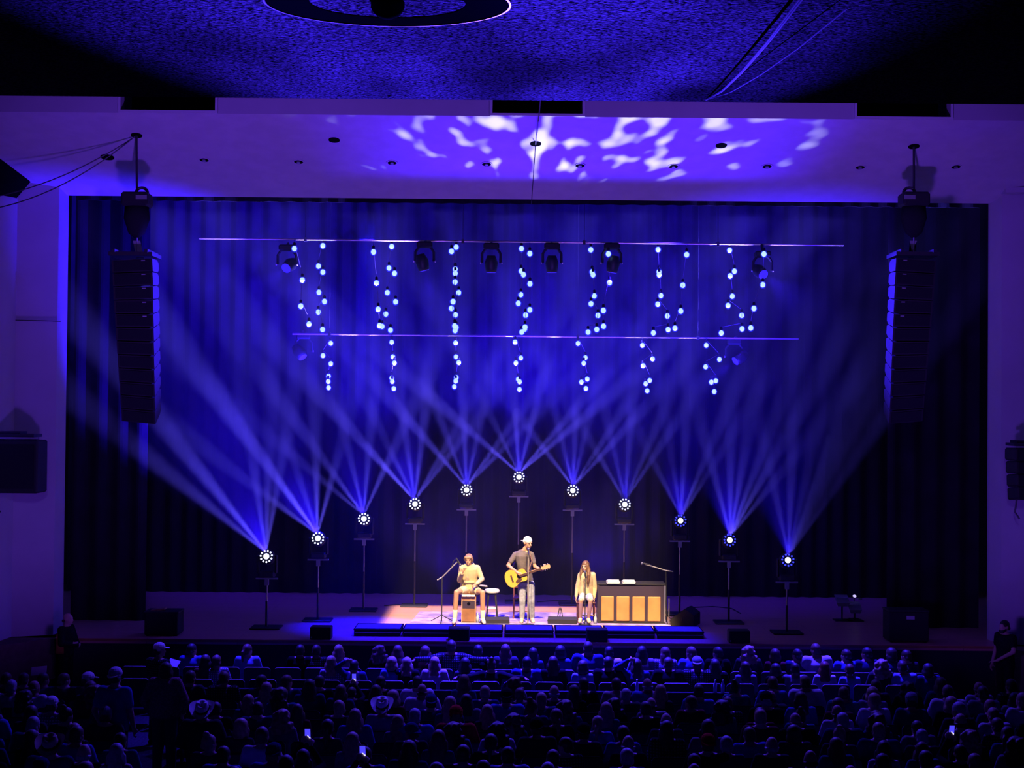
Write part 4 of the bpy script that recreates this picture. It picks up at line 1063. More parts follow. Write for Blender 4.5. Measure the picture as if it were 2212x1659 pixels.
# risers at the stage front
RX = [762, 868, 979, 1088, 1198, 1306, 1417, 1523]
r0, r1, rh = 29.06, 29.86, .145
for k in range(7):
    xa, xb = P(RX[k], 1360, r0).x, P(RX[k + 1], 1360, r0).x
    t = thing('stage_riser', 'low black stage riser, %s in the row of seven' % (CO[k] if k != 3 else 'middle one'), 'riser', ((xa + xb) / 2, (r0 + r1) / 2, STAGE), 'risers along the stage front')
    w_ = xb - xa - .03; dd = r1 - r0
    MB().box((0, 0, rh - .012), (w_, dd, .022)).obj('frame_top', M['blackm'], t)
    MB().box((0, -.04, rh + .003), (w_ - .06, dd - .18, .008)).obj('deck', M['riser'], t)
    MB().box((0, dd / 2 - .12, (rh - .02) / 2), (w_ - .02, .03, rh - .025)).obj('rear_apron', M['blackm'], t)
    MB().box((0, -dd / 2 + .02, (rh - .02) / 2), (w_ - .02, .03, rh - .025)).obj('front_apron', M['blackm'], t)
    MB().box((0, -dd / 2 - .002, rh * .54), (w_ - .05, .016, .012)).obj('front_rail', M['alu'], t)
    for sx in (-1, 1): MB().box((sx * (w_ / 2 - .06), -dd / 2 + .08, .05), (.05, .05, .1)).obj('leg', M['black'], t)
for px, lb in ((694, 'small black speaker box on the stage lip, leftmost'), (991.5, 'small black speaker box in front of the box drum'), (1289, 'small black speaker box in front of the piano'), (1595.5, 'small black speaker box on the stage lip, rightmost')):
    p = P(px, 1384, 28.72); p.z = STAGE
    t = thing('front_fill_speaker', lb, 'loudspeaker', p)
    MB().box((0, 0, .127), (.42, .3, .25), bev=.015).obj('cabinet', M['case'], t); MB().box((0, -.152, .127), (.38, .012, .21)).obj('grille', M['blackm'], t)
    MB().box((-.18, -.16, .05), (.014, .01, .03)).obj('badge', M['alu'], t)
# equipment at the sides
p = P(349, 1384, 28.9); p.z = STAGE
t = thing('equipment_case', 'big black equipment case by the left stage corner', 'case', p)
MB().box((0, .2, .25), (.68, .5, .46), bev=.02).obj('body', M['case'], t); MB().box((0, .2, .475), (.69, .51, .03)).obj('lid', M['black'], t)
for sx in (-1, 1):
    for sy in (0, .4): MB().lathe([(.03, 0), (.03, .03)], (sx * .28, sy, .0)).obj('caster', M['blackm'], t)
tag(MB((0, 0, 0)).box((p.x - .1, 29.05, STAGE + .51), (.28, .2, .03), Quaternion((0, 1, 0), R(-7))).obj('cardboard_lid', M['maple']), 'flat tan cardboard lid on the left black case', 'cardboard')
p = P(1962, 1388, 28.9); p.z = STAGE
t = thing('equipment_case', 'big black equipment case by the right stage corner', 'case', p)
MB().box((0, .2, .32), (.8, .5, .6), bev=.02).obj('body', M['case'], t); MB().box((0, .2, .63), (.81, .51, .03)).obj('lid', M['black'], t)
MB().box((.03, -.055, .5), (.16, .01, .07)).obj('label_tape', M['paper'], t)
for sx in (-1, 1):
    for sy in (0, .4): MB().lathe([(.03, 0), (.03, .03)], (sx * .33, sy, .0)).obj('caster', M['blackm'], t)
for px, py, w_, lb in ((1819, 1296, .29, 'higher of two small angled consoles at the right of the stage'), (1846, 1311, .28, 'lower of two small angled consoles at the right of the stage')):
    D = 31.8; p = P(px, py, D)
    t = thing('mixing_console', lb, 'console', (p.x, D, STAGE)); z = p.z - STAGE
    bx = MB(); bx.loft([[Vector((x * k_, y, z + zz)) for x, y, zz in ((-w_ / 2, -.12, -.05), (w_ / 2, -.12, -.05), (w_ / 2, .14, .10), (-w_ / 2, .14, .10))] for k_ in (1,)] + [[Vector((x, y, z + zz)) for x, y, zz in ((-w_ / 2.6, -.10, -.13), (w_ / 2.6, -.10, -.13), (w_ / 2.6, .12, -.02), (-w_ / 2.6, .12, -.02))]]); bx.obj('body', M['riser'], t)
    MB().box((0, -.02, z + .06), (w_ * .9, .04, .012), Quaternion((1, 0, 0), .5)).obj('front_strip', M['alu'], t)
    MB().tube([(0, 0, .02), (0, 0, z - .07)], .02, 8).obj('pole', M['black'], t); MB().box((0, 0, .01), (.35, .3, .02)).obj('foot_plate', M['black'], t)
p = P(1846, 1287.5, 32.0)
t = thing('work_lamp', 'small bright work lamp on a thin post above the consoles', 'lamp', (p.x, p.y, STAGE))
MB().ell((0, 0, p.z - STAGE), (.042, .03, .03), Quaternion((0, 1, 0), .2)).obj('lamp_head', M['lampw'], t, True); MB().tube([(0, .03, .01), (0, .03, p.z - STAGE)], .009, 6).obj('post', M['black'], t); MB().box((0, .03, .008), (.2, .2, .016)).obj('foot_plate', M['black'], t)
MB().box((.13, .02, p.z - STAGE - .06), (.08, .04, .04)).obj('clip', M['riser'], t)
# cables lying on the stage
for pts, lb in (([(1160, 1300), (1200, 1297), (1260, 1296), (1330, 1299)], 'black cable lying on the floor behind the girl'), ([(830, 1308), (860, 1306), (885, 1310)], 'short black cable lying beside the fourth light stand'),
                ([(1500, 1312), (1540, 1310), (1580, 1314), (1600, 1325)], 'black cable running to the right light stands')):
    cable('stage_cable', [G(x, y, STAGE + .012) for x, y in pts], .012, lb)
# ------------------------------------------------------------------ the audience
HC = {'black': (.015, .013, .014), 'dark brown': (.05, .03, .02), 'brown': (.12, .065, .04), 'blond': (.40, .29, .17), 'grey': (.36, .36, .40), 'white': (.62, .60, .64), 'auburn': (.16, .05, .03)}
TC = {'black': (.014, .013, .018), 'charcoal': (.05, .05, .06), 'navy': (.03, .04, .12), 'white': (.70, .68, .70), 'light blue': (.25, .34, .62), 'blue': (.08, .13, .42), 'red': (.32, .03, .03), 'maroon': (.12, .025, .04), 'cream': (.55, .50, .42), 'grey': (.22, .22, .25), 'teal': (.05, .16, .20)}
HM = {k: mat('hair_' + k.replace(' ', '_'), c, .55, var=.25, scale=20) for k, c in HC.items()}
TM = {k: mat('top_' + k.replace(' ', '_'), c, .9, var=.12, scale=9) for k, c in TC.items()}
TM['dark plaid'] = plaid('dark_plaid', (.02, .02, .03), (.15, .14, .18))
TM['light plaid'] = plaid('light_plaid', (.16, .15, .22), (.70, .66, .70))
SK = [mat('skin_tone', c, .6) for c in ((.55, .33, .24), (.62, .40, .30), (.40, .22, .15))]
HATM = {'white': M['capwhite'], 'black': TM['black'], 'red': mat('red_cap', (.45, .04, .03), .8), 'grey': TM['grey'], 'navy': TM['navy'], 'straw': mat('straw', (.58, .48, .36), .85)}
DENIM = mat('dark_denim', (.04, .05, .10), .9)
def take(o):                       # keep the mesh, drop the pattern object
    me = o.data
    for ch in list(o.children): bpy.data.objects.remove(ch)
    bpy.data.objects.remove(o)
    return me
BM = {}
def pose(name, g, wf, arms, lean=0.0, yaw=0.0, pitch=0.0):
    r = bpy.data.objects.new('r', None); C.objects.link(r)
    J = dict(hip=(0, 0, .53), sh=(0, -lean, 1.0), head=(0, -.02 - lean * 1.2, 1.155), yaw=yaw, pitch=pitch,
             pL=(.09, -.02, .52), pR=(-.09, -.02, .52), kL=(.12, -.46, .50), kR=(-.12, -.46, .50), aL=(.12, -.46, .10), aR=(-.12, -.46, .10), fL=(.13, -.62, .045), fR=(-.13, -.62, .045))
    J.update(arms)
    q, t = figure(r, J, dict(skin=SK[0], top=TM['black'], bottom=DENIM, shoe=TM['black']), g, 'long' if name != 'tee' else 'short', 'long', .021, False, 1.0, 0, .08, (.5, .5), nofeet=True)
    ms = {}
    for ch in list(r.children):
        nm = ch.name.split('.')[0]; ms[nm] = take(ch)
    bpy.data.objects.remove(r)
    BM[name] = (ms, q, t)
lap = dict(sL=(.17, 0, 1.0), eL=(.25, -.06, .73), wL=(.12, -.30, .60), sR=(-.17, 0, 1.0), eR=(-.25, -.06, .73), wR=(-.12, -.30, .60))
def am(**k):
    a = dict(lap); a.update(k); return a
pose('plain', .95, 1.0, lap, .02)
pose('broad', 1.10, 1.12, am(sL=(.20, 0, 1.0), eL=(.30, -.04, .74), sR=(-.20, 0, 1.0), eR=(-.30, -.04, .74)), .04)
pose('slim', .84, .95, am(sL=(.145, 0, .99), eL=(.20, -.06, .74), sR=(-.145, 0, .99), eR=(-.20, -.06, .74)), .03)
pose('tee', 1.02, 1.05, am(sL=(.185, 0, 1.0), sR=(-.185, 0, 1.0)), .05)
pose('wide', 1.0, 1.0, am(eL=(.40, .13, .96), wL=(.60, .15, .97), hL=((.8, 0, -.3), (0, 0, -1), 1), eR=(-.40, .13, .96), wR=(-.60, .15, .97), hR=((-.8, 0, -.3), (0, 0, -1), -1)), .0)
pose('raised', .92, 1.0, am(eL=(.22, -.25, 1.03), wL=(.06, -.40, 1.26), hL=((-.2, -.2, 1), (-.6, -.8, 0), 1), eR=(-.22, -.25, 1.0), wR=(-.05, -.40, 1.22), hR=((.2, -.2, 1), (.6, -.8, 0), -1)), .02)
pose('elbow', .98, 1.0, am(eL=(.36, .02, 1.12), wL=(.16, .06, 1.26), hL=((-.9, 0, .2), (0, -1, -.2), 1)), .0)
pose('turned', .95, 1.0, lap, .02, R(-38))
pose('turned_back', .95, 1.0, lap, .02, R(38))
def hair_mesh(kind):
    q, t = Quaternion(), (lambda x, y, z: Vector((x, y, z)))
    h = MB()
    if kind == 'short': h.ell(t(0, .018, .035), (.086, .104, .094)); h.cap(t(-.045, .07, -.03), .042, t(.045, .07, -.03), .042)
    elif kind == 'bald': h.cap(t(-.05, .072, -.035), .035, t(.05, .072, -.035), .035); h.cap(t(-.078, .02, -.02), .02, t(-.06, .07, -.03), .03); h.cap(t(.078, .02, -.02), .02, t(.06, .07, -.03), .03)
    elif kind == 'long':
        h.ell(t(0, .02, .035), (.090, .106, .098)); h.ell(t(0, .07, -.08), (.098, .052, .13)); h.ell(t(0, .10, -.22), (.105, .04, .15)); h.cap(t(-.085, .02, -.03), .035, t(-.10, .05, -.22), .035); h.cap(t(.085, .02, -.03), .035, t(.10, .05, -.22), .035)
    elif kind == 'curly':
        rn = random.Random(4)
        h.ell(t(0, .025, .03), (.105, .115, .105))
        for k in range(46):
            a = rn.uniform(0, 6.28); z = rn.uniform(-.22, .10); r_ = .115 if z > -.05 else .135
            p = t(r_ * math.cos(a) * (1 if z < .06 else .6), .045 + abs(r_ * .75 * math.sin(a)), z); h.ell(p, rn.uniform(.032, .045), None, 8, 6)
        h.ell(t(0, .07, -.1), (.12, .06, .13))
    elif kind == 'bun': h.ell(t(0, .018, .035), (.087, .104, .094)); h.ell(t(0, .06, .135), (.045, .045, .04)); h.cap(t(-.045, .07, -.03), .04, t(.045, .07, -.03), .04)
    elif kind == 'ponytail': h.ell(t(0, .018, .035), (.087, .104, .094)); h.cap(t(0, .09, .02), .035, t(0, .15, -.02), .03); h.cap(t(0, .15, -.02), .034, t(0, .13, -.25), .02); h.cap(t(-.045, .07, -.03), .04, t(.045, .07, -.03), .04)
    elif kind == 'bob': h.ell(t(0, .022, .03), (.098, .110, .100)); h.ell(t(0, .05, -.06), (.105, .075, .085)); h.cap(t(-.088, .0, -.03), .03, t(-.09, .02, -.1), .028); h.cap(t(.088, .0, -.03), .03, t(.09, .02, -.1), .028)
    return take(h.skin('hair', HM['black'], None, .016, 2))
HAIR = {k: hair_mesh(k) for k in ('short', 'bald', 'long', 'curly', 'bun', 'ponytail', 'bob')}
def hat_mesh(kind):
    if kind in ('cap', 'capback'):
        s_ = -1 if kind == 'cap' else 1
        h = MB(); h.ell((0, .012, .055), (.094, .114, .085)); h.cap((-.05, .055, .02), .042, (.05, .055, .02), .042)
        h.add(*[(lambda P_: (P_ + [p + Vector((0, 0, .012)) for p in P_], [tuple(range(9))[::-1], tuple(range(9, 18))] + [(i, (i + 1) % 9, 9 + (i + 1) % 9, 9 + i) for i in range(9)]))([Vector((.078 * math.sin(R(-90 + 22.5 * k)), s_ * (.085 + .105 * math.cos(R(-90 + 22.5 * k))), .03 - .02 * math.cos(R(-90 + 22.5 * k)))) for k in range(9)])][0])
        return take(h.obj('hat', HATM['white'], None, False))
    h = MB()          # cowboy hat: creased crown, brim rolled up at the sides
    n, rings = 40, []
    for r_, z in ((.090, .045), (.115, .043), (.145, .048), (.165, .058)):
        rings.append([Vector((r_ * 1.0 * math.cos(2 * math.pi * j / n), r_ * 1.12 * math.sin(2 * math.pi * j / n) + .01, z + (max(0, r_ - .11) * 1.0) * (abs(math.cos(2 * math.pi * j / n)) ** 2.5) - max(0, r_ - .12) * .35 * abs(math.sin(2 * math.pi * j / n)) ** 3)) for j in range(n)])
    low = [[p - Vector((0, 0, .008)) for p in r_] for r_ in rings]
    h.loft(low[::-1] + rings, False); h.f += [tuple(j for j in range(3 * n, 4 * n))[::1]]
    cr = []
    for u, z in ((1.0, .04), (.98, .08), (.92, .125), (.80, .155), (.5, .158), (.05, .140)):
        cr.append([Vector((.088 * u * math.cos(2 * math.pi * j / n), .104 * u * math.sin(2 * math.pi * j / n) + .01, z - (.028 if u < .9 else 0) * (1 - u) * 2 * abs(math.sin(2 * math.pi * j / n)))) for j in range(n)])
    h.loft(cr, True)
    return take(h.obj('hat', HATM['white'], None, True))
HAT = {k: hat_mesh(k) for k in ('cap', 'capback', 'cowboy')}
bandm = take(MB().ring((0, 0, .048), (0, 0, 1), .094, .086, .022, 30).obj('hat_band', TM['black']))
for v in bandm.vertices: v.co.y = v.co.y * 1.16 + .01
def part(name, me, m, parent, loc=(0, 0, 0), rot=None):
    o = bpy.data.objects.new(name, me); C.objects.link(o); o.parent = parent; o.location = loc
    if rot is not None: o.rotation_mode = 'QUATERNION'; o.rotation_quaternion = rot
    o.material_slots[0].link = 'OBJECT'; o.material_slots[0].material = m
    return o
def sitter(x, y, body, hair, hcol, top, hat=None, hatc='white', s=1.0, jit=0.0, skin=0, z=0.0):
    ms, q, t = BM[body]
    r = bpy.data.objects.new('person', None); C.objects.link(r)
    r.location = (x, y, z); r.rotation_euler = (0, 0, math.pi + jit); r.scale = (s, s, s)
    part('body', ms['body'], SK[skin], r); part('shirt', ms['shirt'], TM[top], r); part('trousers', ms['trousers'], DENIM, r)
    hl = t(0, 0, 0)
    if hair: part('hair', HAIR[hair], HM[hcol], r, hl, q)
    if hat:
        h = part('cowboy_hat' if hat == 'cowboy' else 'cap', HAT[hat], HATM[hatc], r, hl + q @ Vector((0, .02 if hat == 'cowboy' else 0, .01)), q @ Quaternion((1, 0, 0), R(-30)) if hat == 'cowboy' else q)
        if hat == 'cowboy': part('hat_band', bandm, HATM['black'] if hatc != 'black' else HATM['grey'], h)
    return r
ROWD = [27.2, 26.0] + [24.0 - .95 * i for i in range(9)]
REMAP = {0: 0, 1: 1, 2: 2, 3: 3, 4: 5, 5: 6, 6: 8, 7: 9, 8: 10}
ROWN = ['front', 'second', 'third', 'fourth', 'fifth', 'sixth', 'seventh', 'eighth', 'ninth', 'tenth', 'eleventh']
HL = dict(short='short %s hair', bald='balding %s hair', long='long %s hair', curly='curly %s hair', bun='%s hair bun', ponytail='a %s ponytail', bob='bobbed %s hair')
# (row, pixel x, pose, hair, hair colour, top[, hat, hat colour, scale, turn])
W = [
 (0, 414, 'turned', 'short', 'black', 'blue'), (0, 535, 'turned', 'ponytail', 'brown', 'light blue'), (0, 648, 'plain', 'short', 'black', 'black'), (0, 683, 'plain', 'short', 'dark brown', 'dark plaid'), (0, 731, 'slim', 'long', 'blond', 'cream'),
 (0, 820, 'slim', 'curly', 'brown', 'black'), (0, 859, 'slim', 'long', 'brown', 'blue'), (0, 918, 'plain', 'bob', 'brown', 'maroon'), (0, 975, 'wide', 'short', 'dark brown', 'dark plaid', None, None, 1.09), (0, 1033, 'plain', 'short', 'black', 'black', None, None, 1.02), (0, 1092, 'plain', 'long', 'brown', 'charcoal', None, None, 1.03),
 (0, 1152, 'slim', 'long', 'black', 'navy', None, None, .98), (0, 1210, 'slim', 'bob', 'black', 'blue', None, None, 1.02), (0, 1270, 'broad', 'short', 'dark brown', 'navy', None, None, 1.08), (0, 1316, 'tee', 'short', 'black', 'white', None, None, 1.01), (0, 1387, 'plain', 'long', 'black', 'grey', None, None, 1.02), (0, 1436, 'turned_back', 'long', 'brown', 'light plaid', None, None, 1.01), (0, 1493, 'turned_back', 'short', 'brown', 'blue', None, None, 1.02), (0, 1550, 'turned_back', 'short', 'black', 'black', None, None, 1.02),
 (0, 1617, 'plain', 'curly', 'blond', 'charcoal', None, None, 1.04), (0, 1675, 'slim', 'bob', 'dark brown', 'maroon'), (0, 1722, 'turned_back', 'short', 'black', 'navy'), (0, 1764, 'broad', 'short', 'brown', 'white', None, None, 1.08), (0, 1828, 'turned_back', 'short', 'dark brown', 'blue'), (0, 1873, 'turned_back', 'short', 'black', 'navy', None, None, 1.03), (0, 1925, 'turned_back', 'bob', 'dark brown', 'navy', None, None, 1.03), (0, 1958, 'turned_back', 'short', 'dark brown', 'charcoal'),
 (1, 443, 'slim', 'long', 'dark brown', 'maroon'), (1, 467, 'plain', 'short', 'brown', 'light plaid'), (1, 715, 'slim', 'long', 'blond', 'light plaid'), (1, 765, 'elbow', 'short', 'black', 'navy', None, None, .95), (1, 846, 'slim', 'bob', 'blond', 'blue'), (1, 879, 'plain', 'long', 'blond', 'black', None, None, .99), (1, 939, 'plain', 'long', 'blond', 'cream'), (1, 1005, 'slim', 'long', 'black', 'charcoal', None, None, .99), (1, 1062, 'wide', 'bun', 'dark brown', 'black', None, None, .98),
 (1, 1138, 'broad', 'short', 'black', 'navy', None, None, 1.01), (1, 1195, 'plain', 'long', 'dark brown', 'black', None, None, 1.02), (1, 1259, 'slim', 'bob', 'dark brown', 'light blue', None, None, .97), (1, 1314, 'broad', 'short', 'black', 'black', None, None, 1.02), (1, 1376, 'elbow', 'long', 'dark brown', 'navy', None, None, 1.0), (1, 1444, 'broad', 'short', 'dark brown', 'black', None, None, 1.02), (1, 1506, 'broad', 'short', 'brown', 'dark plaid', 'capback', 'grey', 1.02), (1, 1545, 'plain', 'long', 'black', 'black'), (1, 1611, 'slim', 'long', 'dark brown', 'grey', None, None, .97),
 (1, 1677, 'slim', 'bob', 'black', 'black', None, None, .95), (1, 1718, 'plain', 'short', 'black', 'grey', None, None, .96), (1, 1782, 'slim', 'long', 'auburn', 'white', None, None, .98), (1, 1836, 'slim', 'short', 'brown', 'light blue', None, None, .95), (1, 1905, 'plain', 'curly', 'blond', 'charcoal', None, None, 1.02), (1, 1952, 'tee', 'short', 'dark brown', 'light blue', None, None, 1.0), (1, 2006, 'plain', 'bob', 'black', 'navy', None, None, .97),
 (2, 12, 'plain', 'short', 'brown', 'charcoal'), (2, 50, 'plain', 'short', 'dark brown', 'black'), (2, 92, 'turned', 'short', 'dark brown', 'navy'), (2, 138, 'turned', 'short', 'brown', 'charcoal'), (2, 190, 'turned', 'short', 'dark brown', 'navy', 'cap', 'white'), (2, 565, 'turned', 'short', 'black', 'navy', None, None, 1.0), (2, 620, 'turned', 'short', 'brown', 'navy'), (2, 690, 'plain', 'short', 'black', 'black'), (2, 822, 'plain', 'short', 'black', 'black'), (2, 902, 'broad', 'short', 'black', 'white'), (2, 1112, 'slim', 'curly', 'brown', 'grey'), (2, 1262, 'plain', 'short', 'black', 'black'), (2, 1332, 'plain', 'short', 'dark brown', 'cream'), (2, 1400, 'broad', 'bald', 'grey', 'blue'),
 (3, 22, 'broad', 'short', 'grey', 'white'), (3, 72, 'turned', 'bald', 'brown', 'white'), (3, 195, 'plain', 'bob', 'brown', 'charcoal'), (3, 575, 'slim', 'long', 'blond', 'grey'), (3, 912, 'broad', 'bald', 'brown', 'white'), (3, 1197, 'plain', 'bald', 'grey', 'charcoal'), (3, 1240, 'slim', 'long', 'black', 'black'),
 (4, 110, 'plain', 'short', 'dark brown', 'light plaid', 'cap', 'white'), (4, 826, 'plain', 'short', 'brown', 'grey', 'cowboy', 'white', 1.02), (4, 1310, 'slim', 'long', 'blond', 'teal'), (4, 1810, 'plain', 'bald', 'brown', 'white'),
 (5, 436, 'broad', 'short', 'grey', 'charcoal', 'cowboy', 'white', 1.06), (5, 610, 'slim', 'curly', 'blond', 'grey'), (5, 860, 'slim', 'long', 'blond', 'grey', None, None, .95), (5, 895, 'broad', 'short', 'grey', 'blue', None, None, 1.02), (5, 985, 'broad', 'short', 'brown', 'red', 'cap', 'red', 1.04), (5, 1440, 'plain', 'bald', 'grey', 'charcoal'),
 (6, 760, 'slim', 'long', 'blond', 'grey'), (6, 1358, 'plain', 'bald', 'white', 'black'), (6, 1530, 'broad', 'short', 'brown', 'black', 'capback', 'red'), (6, 1570, 'plain', 'short', 'grey', 'navy'), (6, 1668, 'plain', 'bald', 'white', 'charcoal'), (6, 565, 'plain', 'short', 'brown', 'white', None, None, 1.05), (6, 1060, 'plain', 'ponytail', 'black', 'black'),
 (7, 1098, 'broad', 'short', 'black', 'light blue'), (7, 1355, 'plain', 'short', 'white', 'navy'), (7, 1752, 'plain', 'bald', 'brown', 'dark plaid'), (7, 108, 'broad', 'short', 'dark brown', 'navy', 'cowboy', 'straw', 1.06), (7, 180, 'plain', 'bald', 'grey', 'black'), (7, 250, 'slim', 'long', 'grey', 'cream'),
 (8, 1183, 'plain', 'short', 'white', 'charcoal'), (8, 1500, 'broad', 'bald', 'white', 'navy'), (8, 1840, 'plain', 'bald', 'grey', 'charcoal'),
]
rng = random.Random(11)
def rowx(px, k): return P(px, (1400, 1420)[k] if k < 2 else 1464 + 22 * (k - 2), ROWD[k]).x
placed = []                           # (row, x, object, description)
def desc(hair, hcol, top, hat, hatc):
    s_ = 'person with ' + HL[hair] % hcol + ' in ' + top + ' top'
    if hat: s_ = 'person in %s %s and %s top' % (hatc, {'cowboy': 'cowboy hat', 'cap': 'cap', 'capback': 'backwards cap'}[hat], top)
    return s_
for e in W:
    k, px, body, hair, hcol, top = e[:6]; k = REMAP[k]
    hat = e[6] if len(e) > 6 else None; hatc = e[7] if len(e) > 7 else None; s = e[8] if len(e) > 8 else 1.0
    x = rowx(px, k)
    o = sitter(x, ROWD[k], body, hair if hat is None else ('short' if hair != 'long' else 'long'), hcol, top, hat, hatc or 'white', s, rng.uniform(-.12, .12), rng.randrange(3), fz(ROWD[k]))
    placed.append((k, x, o, desc(hair, hcol, top, hat, hatc)))
AISLE = lambda y: -5.55 - (y - 22.5) * .28          # slanting left-hand aisle
SEATS = []
for k in range(11):
    D = ROWD[k]; sp = .57
    x0, x1 = (rowx(300, k), rowx(2000, k)) if k < 2 else (rowx(-30, k), rowx(2245, k))
    n_ = int((x1 - x0) / sp)
    mine = [p[1] for p in placed if p[0] == k]
    used = list(mine)
    for j in range(n_ + 1):
        x = x0 + sp * j + rng.uniform(-.05, .05)
        if k >= 2 and abs(x - AISLE(D)) < .5: continue
        SEATS.append((k, x0 + sp * j))
        if k < 2: continue
        if any(abs(x - u) < .47 for u in used) or rng.random() < .10: continue
        fem = rng.random() < .5
        hair = rng.choice(['long', 'long', 'bob', 'ponytail', 'curly', 'bun', 'long'] if fem else ['short', 'short', 'short', 'short', 'short', 'short', 'short', 'bald'])
        hcol = rng.choice(['black', 'dark brown', 'dark brown', 'brown', 'brown', 'blond', 'grey' if not fem else 'blond'])
        top = rng.choice(['black', 'black', 'charcoal', 'charcoal', 'navy', 'grey', 'maroon', 'teal', 'navy', 'white', 'dark plaid', 'blue'])
        hat = None; hatc = None
        if not fem and rng.random() < .16: hat = rng.choice(['cap', 'capback']); hatc = rng.choice(['black', 'navy', 'grey', 'white'])
        body = rng.choice(['slim', 'plain', 'turned']) if fem else rng.choice(['plain', 'broad', 'tee', 'turned_back', 'broad'])
        o = sitter(x, D + rng.uniform(-.06, .06), body, hair, hcol, top, hat, hatc or 'white', rng.uniform(.94, 1.05), rng.uniform(-.25, .25), rng.randrange(3), fz(D))
        used.append(x); placed.append((k, x, o, desc(hair, hcol, top, hat, hatc)))
# phones held up: (pixel, row, bright)
for px, py, k, lb in ((664, 1593, 9, 'lit phone held up with bright stage lights on its screen, left of centre'), (765, 1489, 2, 'small lit phone held up below the left second-row seats'), (783, 1630, 10, 'lit phone held low near the bottom edge, left of centre'), (2056, 1584, 8, 'lit phone held up at the far right of the crowd')):
    D = ROWD[k]; p = P(px, py, D + .38)
    near = [q_ for q_ in placed if q_[0] == k and abs(q_[1] - p.x) < .30]
    for q_ in near:
        for ch in list(q_[2].children):
            for g_ in list(ch.children): bpy.data.objects.remove(g_)
            bpy.data.objects.remove(ch)
        bpy.data.objects.remove(q_[2]); placed.remove(q_)
    s = (p.z - fz(D) - .06) / 1.28
    s = max(.85, min(1.1, s))
    o = sitter(p.x, D, 'raised', 'long' if k == 9 else 'short', 'dark brown', 'black', None, None, s, 0, 1, fz(D))
    placed.append((k, p.x, o, 'person holding up a lit phone in black top'))
    p.z = fz(D) + s * 1.30 + .02; p.y = D + .43 * s
    t = thing('phone', lb, 'phone', p)
    t.rotation_euler = (R(14), 0, 0)
    MB().box((0, 0, .06), (.078, .009, .155), bev=.004).obj('case', M['black'], t)
    sc_ = MB().box((0, -.0055, .06), (.068, .002, .14)).obj('screen', M['screen'], t)
    for a, b_ in ((-.02, .015), (0, .03), (.021, .012)): MB().lathe([(.014, 0), (.001, .001)], (a, -.0068, b_), (0, -1, 0), 10).obj('bright_spot', M['screenw'], sc_)
# ordinals and labels
for k in range(11):
    row = sorted([p for p in placed if p[0] == k], key=lambda p: p[1])
    for i, p in enumerate(row):
        tag(p[2], '%s, %s from left, %s row' % (p[3], ORD[i + 1], ROWN[k]), 'person', 'audience in the %s row' % ROWN[k])
# seats
def seat_templates():
    r = {}
    b = MB(); sec = []
    for x, z in ((-.25, .84), (-.22, .875), (.22, .875), (.25, .84), (.25, .40), (-.25, .40)): sec.append((x, z))
    b.loft([[Vector((x, y + .05 * (z - .4) * 1.0, z)) for x, z in sec] for y in (.185, .225)]); r['backrest'] = take(b.obj('backrest', M['seatfab']))
    b = MB(); b.tube([(-.23, .237, .86), (-.2, .237, .884), (.2, .237, .884), (.23, .237, .86)], .011, 6); r['top_rail'] = take(b.obj('top_rail', M['rail']))
    b = MB(); b.box((0, -.03, .405), (.46, .42, .08), bev=.025); r['seat_cushion'] = take(b.obj('seat_cushion', M['seatfab']))
    b = MB(); b.box((.27, -.02, .60), (.045, .36, .035), bev=.01); b.box((.27, 0, .295), (.03, .16, .59)); r['armrest'] = take(b.obj('armrest', M['black']))
    return r
ST = seat_templates()
cnt = {}
for k, x in SEATS:
    cnt[k] = cnt.get(k, 0) + 1
    t = thing('theatre_seat', 'dark theatre seat, %s seat from left in %s row' % (ORD[cnt[k]], ROWN[k]), 'seat', (x, ROWD[k], fz(ROWD[k])), 'seats of the %s row' % ROWN[k], math.pi)
    for n_, me in ST.items():
        o = bpy.data.objects.new(n_, me); C.objects.link(o); o.parent = t
        if n_ == 'top_rail' and k > 1: o.material_slots[0].link = 'OBJECT'; o.material_slots[0].material = M['blackm']  # rear rails coloured dark to leave out the front rows' glints
# low partition between the second and third rows
pa, pb = P(380, 1487, 25.25), P(1575, 1490, 25.25)
t = thing('low_partition', 'long low dark partition behind the second row of seats', 'partition', ((pa.x + pb.x) / 2, 25.25, 0))
MB().box((0, 0, .40), (pb.x - pa.x, .06, .80)).obj('panel', M['blackm'], t); MB().box((0, 0, .815), (pb.x - pa.x, .10, .03)).obj('top_rail', M['blackm'], t)
